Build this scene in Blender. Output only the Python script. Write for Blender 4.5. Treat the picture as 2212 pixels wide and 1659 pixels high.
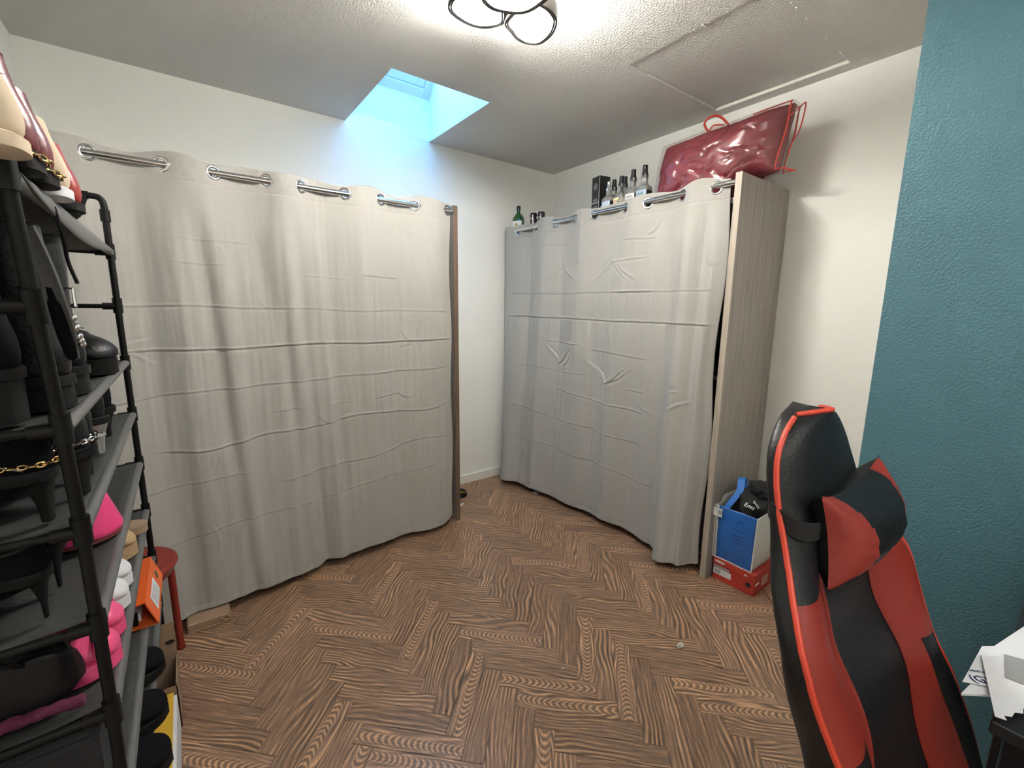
import bpy, bmesh, math, random
from mathutils import Vector, Matrix, noise
sc = bpy.context.scene
for o in list(bpy.data.objects): bpy.data.objects.remove(o)
COL = sc.collection
PI = math.pi
random.seed(7)

# ------------------------------------------------------------------ camera
YAW, PITCH, ROLL = 0.644760, 0.168644, 0.011263
fw = Vector((math.sin(YAW)*math.cos(PITCH), math.cos(YAW)*math.cos(PITCH), -math.sin(PITCH)))
rt = Vector((math.cos(YAW), -math.sin(YAW), 0))
up = rt.cross(fw)
r2 = rt*math.cos(ROLL)+up*math.sin(ROLL); u2 = -rt*math.sin(ROLL)+up*math.cos(ROLL)
cd = bpy.data.cameras.new('camera'); cam = bpy.data.objects.new('camera', cd); COL.objects.link(cam)
M = Matrix((r2, u2, -fw)).transposed().to_4x4(); M.translation = Vector((0, 0, 1.35)); cam.matrix_world = M
cd.sensor_width = 36; cd.lens = 943.01/2212*36; cd.clip_start = 0.02
sc.camera = cam
# ------------------------------------------------------------------ world / exposure / daylight
w = bpy.data.worlds.new('sky'); sc.world = w; w.use_nodes = True
bg = w.node_tree.nodes['Background']; bg.inputs[0].default_value = (0.15, 0.48, 1.0, 1); bg.inputs[1].default_value = 7.0
sc.view_settings.view_transform = 'Standard'; sc.view_settings.look = 'None'
sc.view_settings.gamma = 1; sc.view_settings.use_curve_mapping = False
sc.view_settings.exposure = 1.72
pl = bpy.data.lights.new('skylight_portal', 'AREA'); pl.shape = 'RECTANGLE'; pl.size = 0.55; pl.size_y = 1.05
pl.cycles.is_portal = True
po = bpy.data.objects.new('skylight_portal', pl); COL.objects.link(po)
po.location = (1.14, 2.46, 3.10); po.rotation_euler = (math.radians(-45), 0, 0)
# room lights: the ceiling lamp's glow (its LED strips) and an added fill light, unseen behind the camera
LAMP = Vector((0.97, 1.33, 2.33))
def point(name, loc, power, col, rad):
    l = bpy.data.lights.new(name, 'POINT'); l.energy = power; l.color = col; l.shadow_soft_size = rad
    o = bpy.data.objects.new(name, l); COL.objects.link(o); o.location = loc; return o
bl = bpy.data.lights.new('fill_light', 'AREA'); bl.size = 1.2; bl.energy = 6; bl.color = (1, .97, .92)
bo = bpy.data.objects.new('fill_light', bl); COL.objects.link(bo); bo.location = (0.6, -0.75, 2.38)

# ------------------------------------------------------------------ helpers
def tag(o, label=None, cat=None, group=None, kind=None):
    if label: o['label'] = label
    if cat: o['category'] = cat
    if group: o['group'] = group
    if kind: o['kind'] = kind
    return o
def obj(name, bm, mat, parent=None, smooth=False, world=False, loc=None, rot=None, angle=40):
    me = bpy.data.meshes.new(name)
    bmesh.ops.recalc_face_normals(bm, faces=bm.faces[:]) if not smooth or smooth != 'keep' else None
    bm.to_mesh(me); bm.free()
    if mat: 
        for m in (mat if isinstance(mat, (list, tuple)) else [mat]): me.materials.append(m)
    o = bpy.data.objects.new(name, me); COL.objects.link(o)
    if smooth:
        me.polygons.foreach_set('use_smooth', [True]*len(me.polygons))
        try: me.set_sharp_from_angle(angle=math.radians(angle))
        except Exception: pass
    if parent:
        o.parent = parent
        if world: o.location = -origin(parent)
    if loc: o.location = loc
    if rot: o.rotation_euler = rot
    return o
def origin(o):
    v = Vector(o.location)
    while o.parent: o = o.parent; v += Vector(o.location)
    return v
def thing(name, loc, label, cat, group=None, rz=0, kind=None):
    o = bpy.data.objects.new(name, None); COL.objects.link(o); o.empty_display_size = .05
    o.location = loc; o.rotation_euler = (0, 0, rz)
    return tag(o, label, cat, group, kind)
def B(): return bmesh.new()
def box(bm, x0, x1, y0, y1, z0, z1, bev=0.0, mat=0, mtx=None):
    vs = [bm.verts.new((x, y, z)) for x in (x0, x1) for y in (y0, y1) for z in (z0, z1)]
    q = [(0,1,3,2), (4,6,7,5), (0,4,5,1), (2,3,7,6), (0,2,6,4), (1,5,7,3)]
    fs = [bm.faces.new([vs[i] for i in f]) for f in q]
    if bev:
        es = list({e for f in fs for e in f.edges})
        r = bmesh.ops.bevel(bm, geom=es, offset=bev, segments=1, affect='EDGES', profile=.5)
        fs = list(set(r['faces']) | {f for f in fs if f.is_valid})
    for f in fs: f.material_index = mat
    if mtx: bmesh.ops.transform(bm, matrix=mtx, verts=list({v for f in fs for v in f.verts}))
    return fs
def rings(bm, rs, cap=True, closed=True, mat=0, loop=False):
    R = [[bm.verts.new(p) for p in r] for r in rs]
    n = len(R[0]); m = len(R); fs = []
    for i in range(m if loop else m-1):
        a = R[i]; b = R[(i+1) % m]
        for j in range(n if closed else n-1):
            k = (j+1) % n
            fs.append(bm.faces.new((a[j], a[k], b[k], b[j])))
    if cap and not loop:
        fs.append(bm.faces.new(R[0][::-1])); fs.append(bm.faces.new(R[-1]))
    for f in fs: f.material_index = mat
    return R
def tube(bm, pts, r, n=10, mat=0, loop=False, flat=1.0, cap=True):
    pts = [Vector(p) for p in pts]; m = len(pts); rs = []
    rad = r if isinstance(r, (list, tuple)) else [r]*m
    prev = None
    for i, p in enumerate(pts):
        a = pts[i-1] if (i > 0 or loop) else p; b = pts[(i+1) % m] if (i < m-1 or loop) else p
        t = (b-a).normalized()
        if prev is None:
            u = t.cross(Vector((0, 0, 1)))
            if u.length < .1: u = t.cross(Vector((0, 1, 0)))
            u.normalize()
        else:
            u = (prev - t*prev.dot(t)).normalized()
        prev = u; v = t.cross(u)
        rs.append([p+u*rad[i]*math.cos(2*PI*k/n)+v*rad[i]*flat*math.sin(2*PI*k/n) for k in range(n)])
    return rings(bm, rs, cap=cap, mat=mat, loop=loop)
def lathe(bm, prof, n=24, c=(0, 0, 0), mat=0, sx=1, sy=1, sq=2.0):
    rs = []
    for r, z in prof:
        ring = []
        for k in range(n):
            a = 2*PI*k/n; ca, sa = math.cos(a), math.sin(a)
            if sq != 2.0:
                ca = math.copysign(abs(ca)**(2/sq), ca); sa = math.copysign(abs(sa)**(2/sq), sa)
            ring.append(Vector((c[0]+r*sx*ca, c[1]+r*sy*sa, c[2]+z)))
        rs.append(ring)
    return rings(bm, rs, mat=mat)
def smooth_path(pts, n=6, loop=False):
    P = [Vector(p) for p in pts]; out = []; m = len(P)
    for i in range(m if loop else m-1):
        p0 = P[(i-1) % m] if (loop or i > 0) else P[i]; p1 = P[i]; p2 = P[(i+1) % m]; p3 = P[(i+2) % m] if (loop or i < m-2) else P[i+1]
        for k in range(n):
            t = k/n
            out.append(.5*((2*p1)+(p2-p0)*t+(2*p0-5*p1+4*p2-p3)*t*t+(3*p1-p0-3*p2+p3)*t**3))
    if not loop: out.append(P[-1])
    return out
def lerp(a, b, t): return a+(b-a)*t
def table(T, x):
    if x <= T[0][0]: return T[0][1]
    for (a, b), (c, d) in zip(T, T[1:]):
        if x <= c:
            t = (x-a)/(c-a); t = t*t*(3-2*t); return b+(d-b)*t
    return T[-1][1]
def sstep(a, b, x):
    t = max(0, min(1, (x-a)/(b-a))); return t*t*(3-2*t)
def text(name, body, size, mat, parent, loc, rot, label=None, extrude=.0002, align='CENTER', sx=1, world=False):
    c = bpy.data.curves.new(name, 'FONT'); c.body = body; c.size = size; c.extrude = extrude
    c.align_x = align; c.align_y = 'CENTER'; c.resolution_u = 2
    t = bpy.data.objects.new(name+'_tmp', c); COL.objects.link(t)
    dg = bpy.context.evaluated_depsgraph_get()
    me = bpy.data.meshes.new_from_object(t.evaluated_get(dg)); bpy.data.objects.remove(t)
    me.materials.clear(); me.materials.append(mat)
    o = bpy.data.objects.new(name, me); COL.objects.link(o)
    o.parent = parent; l = Vector(loc)
    if world: l = l-origin(parent)
    o.location = l; o.rotation_euler = rot; o.scale = (sx, 1, 1)
    return o

# ------------------------------------------------------------------ materials
def mat(name, col, rough=.6, metal=0, spec=.5, bump=0, bscale=50, var=0, vscale=8, col2=None, coat=0, stretch=None, detail=4, trans=0, alpha=1, emit=None, estr=0, sheen=0, sub=0):
    m = bpy.data.materials.new(name); m.use_nodes = True; nt = m.node_tree; b = nt.nodes['Principled BSDF']
    b.inputs['Base Color'].default_value = (*col, 1); b.inputs['Roughness'].default_value = rough
    b.inputs['Metallic'].default_value = metal; b.inputs['Specular IOR Level'].default_value = spec
    b.inputs['Coat Weight'].default_value = coat; b.inputs['Transmission Weight'].default_value = trans
    b.inputs['Alpha'].default_value = alpha; b.inputs['Sheen Weight'].default_value = sheen
    if emit: b.inputs['Emission Color'].default_value = (*emit, 1); b.inputs['Emission Strength'].default_value = estr
    if var or bump:
        tc = nt.nodes.new('ShaderNodeTexCoord'); mp = nt.nodes.new('ShaderNodeMapping')
        nt.links.new(tc.outputs['Object'], mp.inputs[0])
        if stretch: mp.inputs['Scale'].default_value = stretch
    if var:
        n = nt.nodes.new('ShaderNodeTexNoise'); n.inputs['Scale'].default_value = vscale; n.inputs['Detail'].default_value = detail
        nt.links.new(mp.outputs[0], n.inputs[0])
        mr = nt.nodes.new('ShaderNodeMapRange'); mr.inputs[1].default_value = .35; mr.inputs[2].default_value = .65
        nt.links.new(n.outputs[0], mr.inputs[0])
        mx = nt.nodes.new('ShaderNodeMix'); mx.data_type = 'RGBA'
        c2 = col2 if col2 else tuple(c*(1-var) for c in col)
        mx.inputs[6].default_value = (*col, 1); mx.inputs[7].default_value = (*c2, 1)
        nt.links.new(mr.outputs[0], mx.inputs[0]); nt.links.new(mx.outputs[2], b.inputs['Base Color'])
    if bump:
        n2 = nt.nodes.new('ShaderNodeTexNoise'); n2.inputs['Scale'].default_value = bscale; n2.inputs['Detail'].default_value = 3
        nt.links.new(mp.outputs[0], n2.inputs[0])
        bp = nt.nodes.new('ShaderNodeBump'); bp.inputs['Strength'].default_value = bump; bp.inputs['Distance'].default_value = .004
        nt.links.new(n2.outputs[0], bp.inputs['Height']); nt.links.new(bp.outputs[0], b.inputs['Normal'])
    return m
def floor_mat():
    m = bpy.data.materials.new('wood_vinyl'); m.use_nodes = True; nt = m.node_tree; N = nt.nodes; L = nt.links; b = N['Principled BSDF']
    uv = N.new('ShaderNodeUVMap'); uv.uv_map = 'UVMap'
    oi = N.new('ShaderNodeObjectInfo')
    mu = N.new('ShaderNodeMath'); mu.operation = 'MULTIPLY'; mu.inputs[1].default_value = 37.0; L.new(oi.outputs['Random'], mu.inputs[0])
    cx = N.new('ShaderNodeCombineXYZ'); L.new(mu.outputs[0], cx.inputs[2]); L.new(mu.outputs[0], cx.inputs[1])
    cz = N.new('ShaderNodeCombineXYZ'); L.new(mu.outputs[0], cz.inputs[2])
    ad = N.new('ShaderNodeVectorMath'); ad.operation = 'ADD'; L.new(uv.outputs[0], ad.inputs[0]); L.new(cz.outputs[0], ad.inputs[1])
    # broad warp that makes cathedral arches
    m1 = N.new('ShaderNodeMapping'); m1.inputs['Scale'].default_value = (3.2, 8, 1); L.new(ad.outputs[0], m1.inputs[0])
    n1 = N.new('ShaderNodeTexNoise'); n1.inputs['Scale'].default_value = 1.0; n1.inputs['Detail'].default_value = 1.5; n1.inputs['Roughness'].default_value = .45; L.new(m1.outputs[0], n1.inputs[0])
    m2 = N.new('ShaderNodeMapping'); m2.inputs['Scale'].default_value = (10, 120, 1); L.new(ad.outputs[0], m2.inputs[0])
    n2 = N.new('ShaderNodeTexNoise'); n2.inputs['Scale'].default_value = 1.0; n2.inputs['Detail'].default_value = 3; L.new(m2.outputs[0], n2.inputs[0])
    sp = N.new('ShaderNodeSeparateXYZ'); L.new(uv.outputs[0], sp.inputs[0])
    a = N.new('ShaderNodeMath'); a.operation = 'MULTIPLY'; a.inputs[1].default_value = 400.0; L.new(sp.outputs[1], a.inputs[0])
    c = N.new('ShaderNodeMath'); c.operation = 'MULTIPLY_ADD'; c.inputs[1].default_value = 46.0; L.new(n1.outputs[0], c.inputs[0]); L.new(a.outputs[0], c.inputs[2])
    d = N.new('ShaderNodeMath'); d.operation = 'MULTIPLY_ADD'; d.inputs[1].default_value = 2.2; L.new(n2.outputs[0], d.inputs[0]); L.new(c.outputs[0], d.inputs[2])
    s = N.new('ShaderNodeMath'); s.operation = 'SINE'; L.new(d.outputs[0], s.inputs[0])
    mr = N.new('ShaderNodeMapRange'); mr.inputs[1].default_value = -1; mr.inputs[2].default_value = 1; L.new(s.outputs[0], mr.inputs[0])
    # cathedral arches down the middle of some planks
    def mth(op, a_, b_=None):
        n_ = N.new('ShaderNodeMath'); n_.operation = op
        for i_, q_ in enumerate((a_, b_)):
            if q_ is None: continue
            if isinstance(q_, (int, float)): n_.inputs[i_].default_value = q_
            else: L.new(q_, n_.inputs[i_])
        return n_.outputs[0]
    rnd2 = mth('FRACT', mth('MULTIPLY', oi.outputs['Random'], 7.31)); v0 = mth('MULTIPLY', mth('SUBTRACT', rnd2, .5), .026)
    vv = mth('SUBTRACT', sp.outputs[1], v0); sg = mth('SUBTRACT', mth('MULTIPLY', mth('GREATER_THAN', rnd2, .5), 2), 1)
    ph = mth('ADD', mth('MULTIPLY', mth('MULTIPLY', sp.outputs[0], sg), 300), mth('MULTIPLY', mth('MULTIPLY', vv, vv), 16000))
    ph = mth('ADD', ph, mth('MULTIPLY', n2.outputs[0], 4)); ph = mth('ADD', ph, mth('MULTIPLY', n1.outputs[0], 26))
    arch = mth('MULTIPLY_ADD', mth('SINE', ph), .42); arch.node.inputs[2].default_value = .52
    mk = N.new('ShaderNodeMapRange'); mk.inputs[1].default_value = .020; mk.inputs[2].default_value = .012; L.new(mth('ABSOLUTE', vv), mk.inputs[0])
    mk2 = mth('MULTIPLY', mk.outputs[0], mth('GREATER_THAN', oi.outputs['Random'], .76))
    # fine fibre
    m3 = N.new('ShaderNodeMapping'); m3.inputs['Scale'].default_value = (9, 260, 1); L.new(ad.outputs[0], m3.inputs[0])
    n3 = N.new('ShaderNodeTexNoise'); n3.inputs['Scale'].default_value = 1.0; n3.inputs['Detail'].default_value = 5; n3.inputs['Roughness'].default_value = .7; L.new(m3.outputs[0], n3.inputs[0])
    cr = N.new('ShaderNodeValToRGB'); e = cr.color_ramp.elements
    e[0].position = .08; e[0].color = (.075, .046, .022, 1); e[1].position = .90; e[1].color = (.78, .46, .24, 1)
    x = e.new(.30); x.color = (.19, .113, .068, 1); x = e.new(.58); x.color = (.30, .18, .115, 1); x = e.new(.74); x.color = (.50, .29, .16, 1)
    # mix of ring figure and plain zones
    m4 = N.new('ShaderNodeMapping'); m4.inputs['Scale'].default_value = (3, 9, 1); m4.inputs['Location'].default_value = (5, 3, 9); L.new(ad.outputs[0], m4.inputs[0])
    n4 = N.new('ShaderNodeTexNoise'); n4.inputs['Scale'].default_value = 1.0; n4.inputs['Detail'].default_value = 1; L.new(m4.outputs[0], n4.inputs[0])
    k = N.new('ShaderNodeMapRange'); k.inputs[1].default_value = .40; k.inputs[2].default_value = .60; k.inputs[3].default_value = .2; k.inputs[4].default_value = .95; L.new(n4.outputs[0], k.inputs[0])
    mx = N.new('ShaderNodeMix'); L.new(k.outputs[0], mx.inputs[0]); 
    f3 = N.new('ShaderNodeMapRange'); f3.inputs[1].default_value = .30; f3.inputs[2].default_value = .72; L.new(n3.outputs[0], f3.inputs[0])
    L.new(f3.outputs[0], mx.inputs[2]); L.new(mr.outputs[0], mx.inputs[3])
    mxa = N.new('ShaderNodeMix'); L.new(mk2, mxa.inputs[0]); L.new(mx.outputs[0], mxa.inputs[2]); L.new(arch, mxa.inputs[3])
    mm = N.new('ShaderNodeMix'); mm.inputs[0].default_value = .34; L.new(mxa.outputs[0], mm.inputs[2]); L.new(f3.outputs[0], mm.inputs[3])
    L.new(mm.outputs[0], cr.inputs[0])
    hs = N.new('ShaderNodeHueSaturation'); L.new(cr.outputs[0], hs.inputs['Color'])
    hv = N.new('ShaderNodeMapRange'); hv.inputs[3].default_value = .82; hv.inputs[4].default_value = 1.15; L.new(oi.outputs['Random'], hv.inputs[0]); L.new(hv.outputs[0], hs.inputs['Value'])
    L.new(hs.outputs[0], b.inputs['Base Color'])
    b.inputs['Roughness'].default_value = .30; b.inputs['Specular IOR Level'].default_value = .45
    bp = N.new('ShaderNodeBump'); bp.inputs['Strength'].default_value = .10; bp.inputs['Distance'].default_value = .001; L.new(mm.outputs[0], bp.inputs['Height']); L.new(bp.outputs[0], b.inputs['Normal'])
    return m
FLOOR = floor_mat()
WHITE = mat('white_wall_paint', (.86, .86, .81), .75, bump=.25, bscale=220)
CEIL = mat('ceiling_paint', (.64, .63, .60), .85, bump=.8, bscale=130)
BLUE = mat('teal_wall_paint', (.070, .175, .215), .5, bump=.55, bscale=150, var=.10, vscale=3)
SHAFT = mat('shaft_paint', (.82, .84, .84), .7)
TRIM = mat('trim_white', (.80, .78, .70), .45)
SUBF = mat('subfloor', (.10, .06, .035), .8)
CLOTH = mat('curtain_cloth', (.39, .38, .35), .85, bump=.28, bscale=420, var=.07, vscale=300, sheen=.2)
CHROME = mat('chrome', (.62, .62, .62), .16, 1)
STEEL = mat('dark_steel', (.30, .30, .30), .3, 1)
WOODG = mat('grey_wood', (.34, .305, .275), .55, var=.28, vscale=3, stretch=(40, 40, 1.3), detail=6)
WOODE = mat('grey_wood_edge', (.44, .38, .31), .5, var=.2, vscale=3, stretch=(40, 40, 1.3))
DARKW = mat('dark_brown_wood', (.13, .085, .055), .6, var=.25, vscale=3, stretch=(30, 30, 1.5))
BLACK = mat('black_plastic', (.005, .005, .005), .45, spec=.22)
BLEA = mat('black_leather', (.006, .006, .007), .40, spec=.25, bump=.3, bscale=160)
BRUB = mat('black_rubber', (.007, .007, .007), .6, spec=.15)
BSUE = mat('black_suede', (.005, .005, .006), .9, spec=.08)
GREYF = mat('grey_shelf_fabric', (.030, .030, .029), .8, bump=.4, bscale=60, var=.2)
RODF = mat('grey_fabric_rod', (.10, .10, .10), .45, bump=.2, bscale=200)
CREAM = mat('cream_suede', (.62, .50, .36), .85, bump=.2, bscale=80)
BURG = mat('burgundy_leather', (.16, .022, .022), .38, bump=.2, bscale=90, var=.3)
REDL = mat('red_leather', (.30, .03, .022), .35)
GOLD = mat('gold_metal', (.75, .52, .22), .25, 1)
SILV = mat('silver_metal', (.75, .75, .76), .2, 1)
PINK = mat('pink_plastic', (.75, .05, .20), .45)
PINKL = mat('pink_rubber', (.78, .08, .22), .4)
TAN = mat('tan_straw', (.42, .28, .15), .8, bump=.6, bscale=120)
SNK = mat('white_leather', (.72, .73, .74), .45)
ORANGE = mat('orange_card', (.80, .13, .022), .4)
REDP = mat('red_stool_plastic', (.22, .020, .012), .4)
CARD = mat('brown_cardboard', (.33, .22, .14), .8, var=.15)
CARDD = mat('shaded_cardboard', (.16, .10, .06), .85)  # cardboard colour darkened to stand for the shade inside the open carton
YEL = mat('yellow_card', (.72, .42, .03), .6)
PAPER = mat('white_paper', (.75, .76, .78), .6)
CREPI = mat('red_piping', (.62, .055, .025), .45)
CRED = mat('red_chair_leather', (.25, .022, .013), .42, bump=.15, bscale=220)
CBLK = mat('black_chair_leather', (.008, .008, .009), .42, spec=.3, bump=.25, bscale=220)
CWEB = mat('black_webbing', (.008, .008, .009), .8)
MAROON = mat('maroon_duvet', (.26, .035, .05), .55, coat=.0, var=.2, vscale=5)
PVC = mat('clear_vinyl', (.95, .93, .93), .08, spec=.8, trans=1.0, alpha=.20, coat=1)
CORD = mat('red_cord', (.55, .05, .03), .5)
IKEAB = mat('blue_bag_plastic', (.012, .12, .43), .32, bump=.5, bscale=25, coat=.4)
BAGW = mat('white_bag_plastic', (.62, .64, .60), .4, bump=.5, bscale=25)
STRAP = mat('blue_webbing', (.018, .15, .55), .6)
BLKT = mat('black_fabric', (.010, .010, .012), .9)
WPRINT = mat('white_print', (.78, .78, .75), .6)
GPRINT = mat('grey_print', (.30, .30, .30), .6)
NPRINT = mat('navy_print', (.01, .03, .12), .5)
BPRINT = mat('black_print', (.02, .02, .022), .6)
PUMR = mat('red_shoebox', (.43, .035, .022), .55, var=.08)
GGREEN = mat('green_glass', (.008, .07, .012), .08, coat=1)
GCLEAR = mat('clear_glass', (.80, .82, .80), .06, trans=.75, spec=.6)
GAMB = mat('amber_glass', (.33, .15, .03), .08, trans=.5)
CAPB = mat('black_cap', (.012, .012, .012), .3)
LAB_B = mat('pale_blue_label', (.42, .55, .68), .5)
LAB_C = mat('cream_label', (.85, .72, .42), .5)
LAB_W = mat('white_label', (.80, .80, .78), .5)
LAB_O = mat('orange_label', (.70, .20, .06), .5)
CANM = mat('black_can', (.03, .022, .025), .28, .5)
CANR = mat('can_red', (.33, .03, .02), .3, .4)
LAMPF = mat('lamp_frame', (.055, .05, .045), .35, .6)
LAMPW = mat('lamp_white', (.75, .74, .70), .5)
LED = mat('led_strip', (1, 1, 1), .5, emit=(1, .965, .90), estr=165)
DESKM = mat('black_desk', (.015, .015, .017), .4)
BOXK = mat('black_felt', (.016, .016, .019), .85, bump=.4, bscale=90, var=.3, vscale=6)
MAG = mat('magenta_fur', (.10, .012, .04), .9, bump=1, bscale=70)
GLASS = bpy.data.materials.new('window_glass'); GLASS.use_nodes = True
nt = GLASS.node_tree; nt.nodes.clear(); out = nt.nodes.new('ShaderNodeOutputMaterial'); tr = nt.nodes.new('ShaderNodeBsdfTransparent')
gl = nt.nodes.new('ShaderNodeBsdfGlossy'); gl.inputs['Roughness'].default_value = .02; mxs = nt.nodes.new('ShaderNodeMixShader'); mxs.inputs[0].default_value = .08
nt.links.new(tr.outputs[0], mxs.inputs[1]); nt.links.new(gl.outputs[0], mxs.inputs[2]); nt.links.new(mxs.outputs[0], out.inputs[0])

def film(name, rough, fac, tint):
    m = bpy.data.materials.new(name); m.use_nodes = True; nt = m.node_tree; nt.nodes.clear()
    o_ = nt.nodes.new('ShaderNodeOutputMaterial'); t_ = nt.nodes.new('ShaderNodeBsdfTransparent'); g_ = nt.nodes.new('ShaderNodeBsdfGlossy'); x_ = nt.nodes.new('ShaderNodeMixShader')
    t_.inputs[0].default_value = (*tint, 1); g_.inputs['Roughness'].default_value = rough; x_.inputs[0].default_value = fac
    nt.links.new(t_.outputs[0], x_.inputs[1]); nt.links.new(g_.outputs[0], x_.inputs[2]); nt.links.new(x_.outputs[0], o_.inputs[0]); return m
PVC = film('clear_vinyl_film', .14, .10, (.95, .93, .93))

# ------------------------------------------------------------------ room shell
H = 2.432; YA = 2.822; XB = 2.52; XD = -0.453; YBK = -1.25; XBL = 1.60; YBL = 0.378
SK = (0.875, 1.415, 2.105, YA); HT = (1.704, 2.445, 0.815, 1.42)
def structure(name, bm, m, **k): return tag(obj(name, bm, m, **k), kind='structure')
fl = thing('floor', (0, 0, 0), None, None, kind='structure')
bm = B(); box(bm, XD-.05, XB+.05, YBK-.05, YA+.05, -.10, -.004); obj('subfloor', bm, SUBF, fl)
# herringbone planks
W = .0698; Lp = .3500; g = .00055
def plank_bm(bm, mtx, off=(0, 0)):
    uvl = bm.loops.layers.uv.get('UVMap') or bm.loops.layers.uv.new('UVMap')
    hx, hy, t, c = Lp/2-g, W/2-g, .004, .0009
    top = [(-hx+c, -hy+c, 0), (hx-c, -hy+c, 0), (hx-c, hy-c, 0), (-hx+c, hy-c, 0)]
    mid = [(-hx, -hy, -c*.5), (hx, -hy, -c*.5), (hx, hy, -c*.5), (-hx, hy, -c*.5)]
    bot = [(x, y, -t) for x, y, z in mid]
    V = [[bm.verts.new(mtx @ Vector(p)) for p in q] for q in (top, mid, bot)]; Q = [top, mid, bot]
    fs = [bm.faces.new(V[0])]; src = [top]
    for a in (0, 1):
        for i in range(4):
            j = (i+1) % 4
            fs.append(bm.faces.new((V[a][i], V[a+1][i], V[a+1][j], V[a][j]))); src.append([Q[a][i], Q[a+1][i], Q[a+1][j], Q[a][j]])
    for f, s in zip(fs, src):
        for l, p in zip(f.loops, s): l[uvl].uv = (p[0]+off[0], p[1]+off[1])
bm = B(); plank_bm(bm, Matrix()); pm = bpy.data.meshes.new('plank'); bm.to_mesh(pm); bm.free(); pm.materials.append(FLOOR)
ou, ov = .8025, 1.3215
r2_ = math.sqrt(.5)
planks = []
for i in range(-14, 14):
    for j in range(-70, 70):
        for kind in (0, 1):
            u0 = i*Lp + j*W; v0 = i*Lp - j*W
            if kind == 0: u, v, rz = u0+Lp/2, v0+W/2, -PI/4
            else: u, v, rz = u0+Lp+W/2, v0+Lp/2, PI/4
            x = ou+(u+v)*r2_; y = ov+(v-u)*r2_
            if XD-.12 < x < XB+.12 and YBK-.12 < y < YA+.12: planks.append((x, y, rz, i, j))
def seen(x, y):
    d = Vector((x, y, -1.35)); z = d.dot(fw)
    if z < .2: return 0
    px = 1106+943*d.dot(r2)/z; py = 829.5-943*d.dot(u2)/z
    if not (180 < px < 1800 and py < 1760): return 0
    if y > 2.40 and x < 1.3: return 0
    if x > 2.16 and y > 1.0: return 0
    if x > 1.5+.9*(y+.4) and y < .5: return 0
    if y > YA or x > XB or x < XD: return 0
    return 1/z
vis = sorted([p for p in planks if seen(p[0], p[1]) > 0], key=lambda p: -seen(p[0], p[1]))
part = set(vis[:298]); print('planks', len(planks), 'seen', len(vis))
rest = B()
for p in planks:
    x, y, rz, i, j = p
    if p in part:
        o = bpy.data.objects.new('plank', pm); COL.objects.link(o); o.parent = fl; o.location = (x, y, 0); o.rotation_euler = (0, 0, rz+(PI if random.random() < .5 else 0))
    else:
        mt = Matrix.Translation((x, y, 0)) @ Matrix.Rotation(rz, 4, 'Z')
        if x < XD+.02 or x > XB-.02 or y > YA-.02 or y < YBK+.02: mt = Matrix.Translation((0, 0, -.0005)) @ mt
        plank_bm(rest, mt, (random.uniform(0, 50), random.randint(0, 200)*.37))
bmesh.ops.bisect_plane(rest, geom=rest.verts[:]+rest.edges[:]+rest.faces[:], plane_co=(XD, 0, 0), plane_no=(-1, 0, 0), clear_outer=True)
bmesh.ops.bisect_plane(rest, geom=rest.verts[:]+rest.edges[:]+rest.faces[:], plane_co=(XB, 0, 0), plane_no=(1, 0, 0), clear_outer=True)
bmesh.ops.bisect_plane(rest, geom=rest.verts[:]+rest.edges[:]+rest.faces[:], plane_co=(0, YA, 0), plane_no=(0, 1, 0), clear_outer=True)
bmesh.ops.bisect_plane(rest, geom=rest.verts[:]+rest.edges[:]+rest.faces[:], plane_co=(0, YBK, 0), plane_no=(0, -1, 0), clear_outer=True)
tag(obj('hidden_planks', rest, FLOOR, fl, smooth='keep', angle=20), kind='stuff')

# walls
bm = B(); box(bm, XD-.1, XB+.1, YA, YA+.12, 0, H+.0); structure('wall_back', bm, WHITE)
bm = B(); box(bm, XB, XB+.12, YBL-.1, YA, 0, H); structure('wall_right', bm, WHITE)
bm = B(); box(bm, XD-.12, XD, YBK-.1, YA, 0, H); structure('wall_left', bm, WHITE)
bm = B(); box(bm, XBL, XB, YBK, YBL, 0, H, mat=0)
o = structure('wall_blue', bm, [BLUE, WHITE])
for f in o.data.polygons:
    if f.normal.y > .5: f.material_index = 1
bm = B(); box(bm, XD-.12, XB+.12, YBK-.12, YBK, 0, H); structure('wall_front', bm, WHITE)
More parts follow.
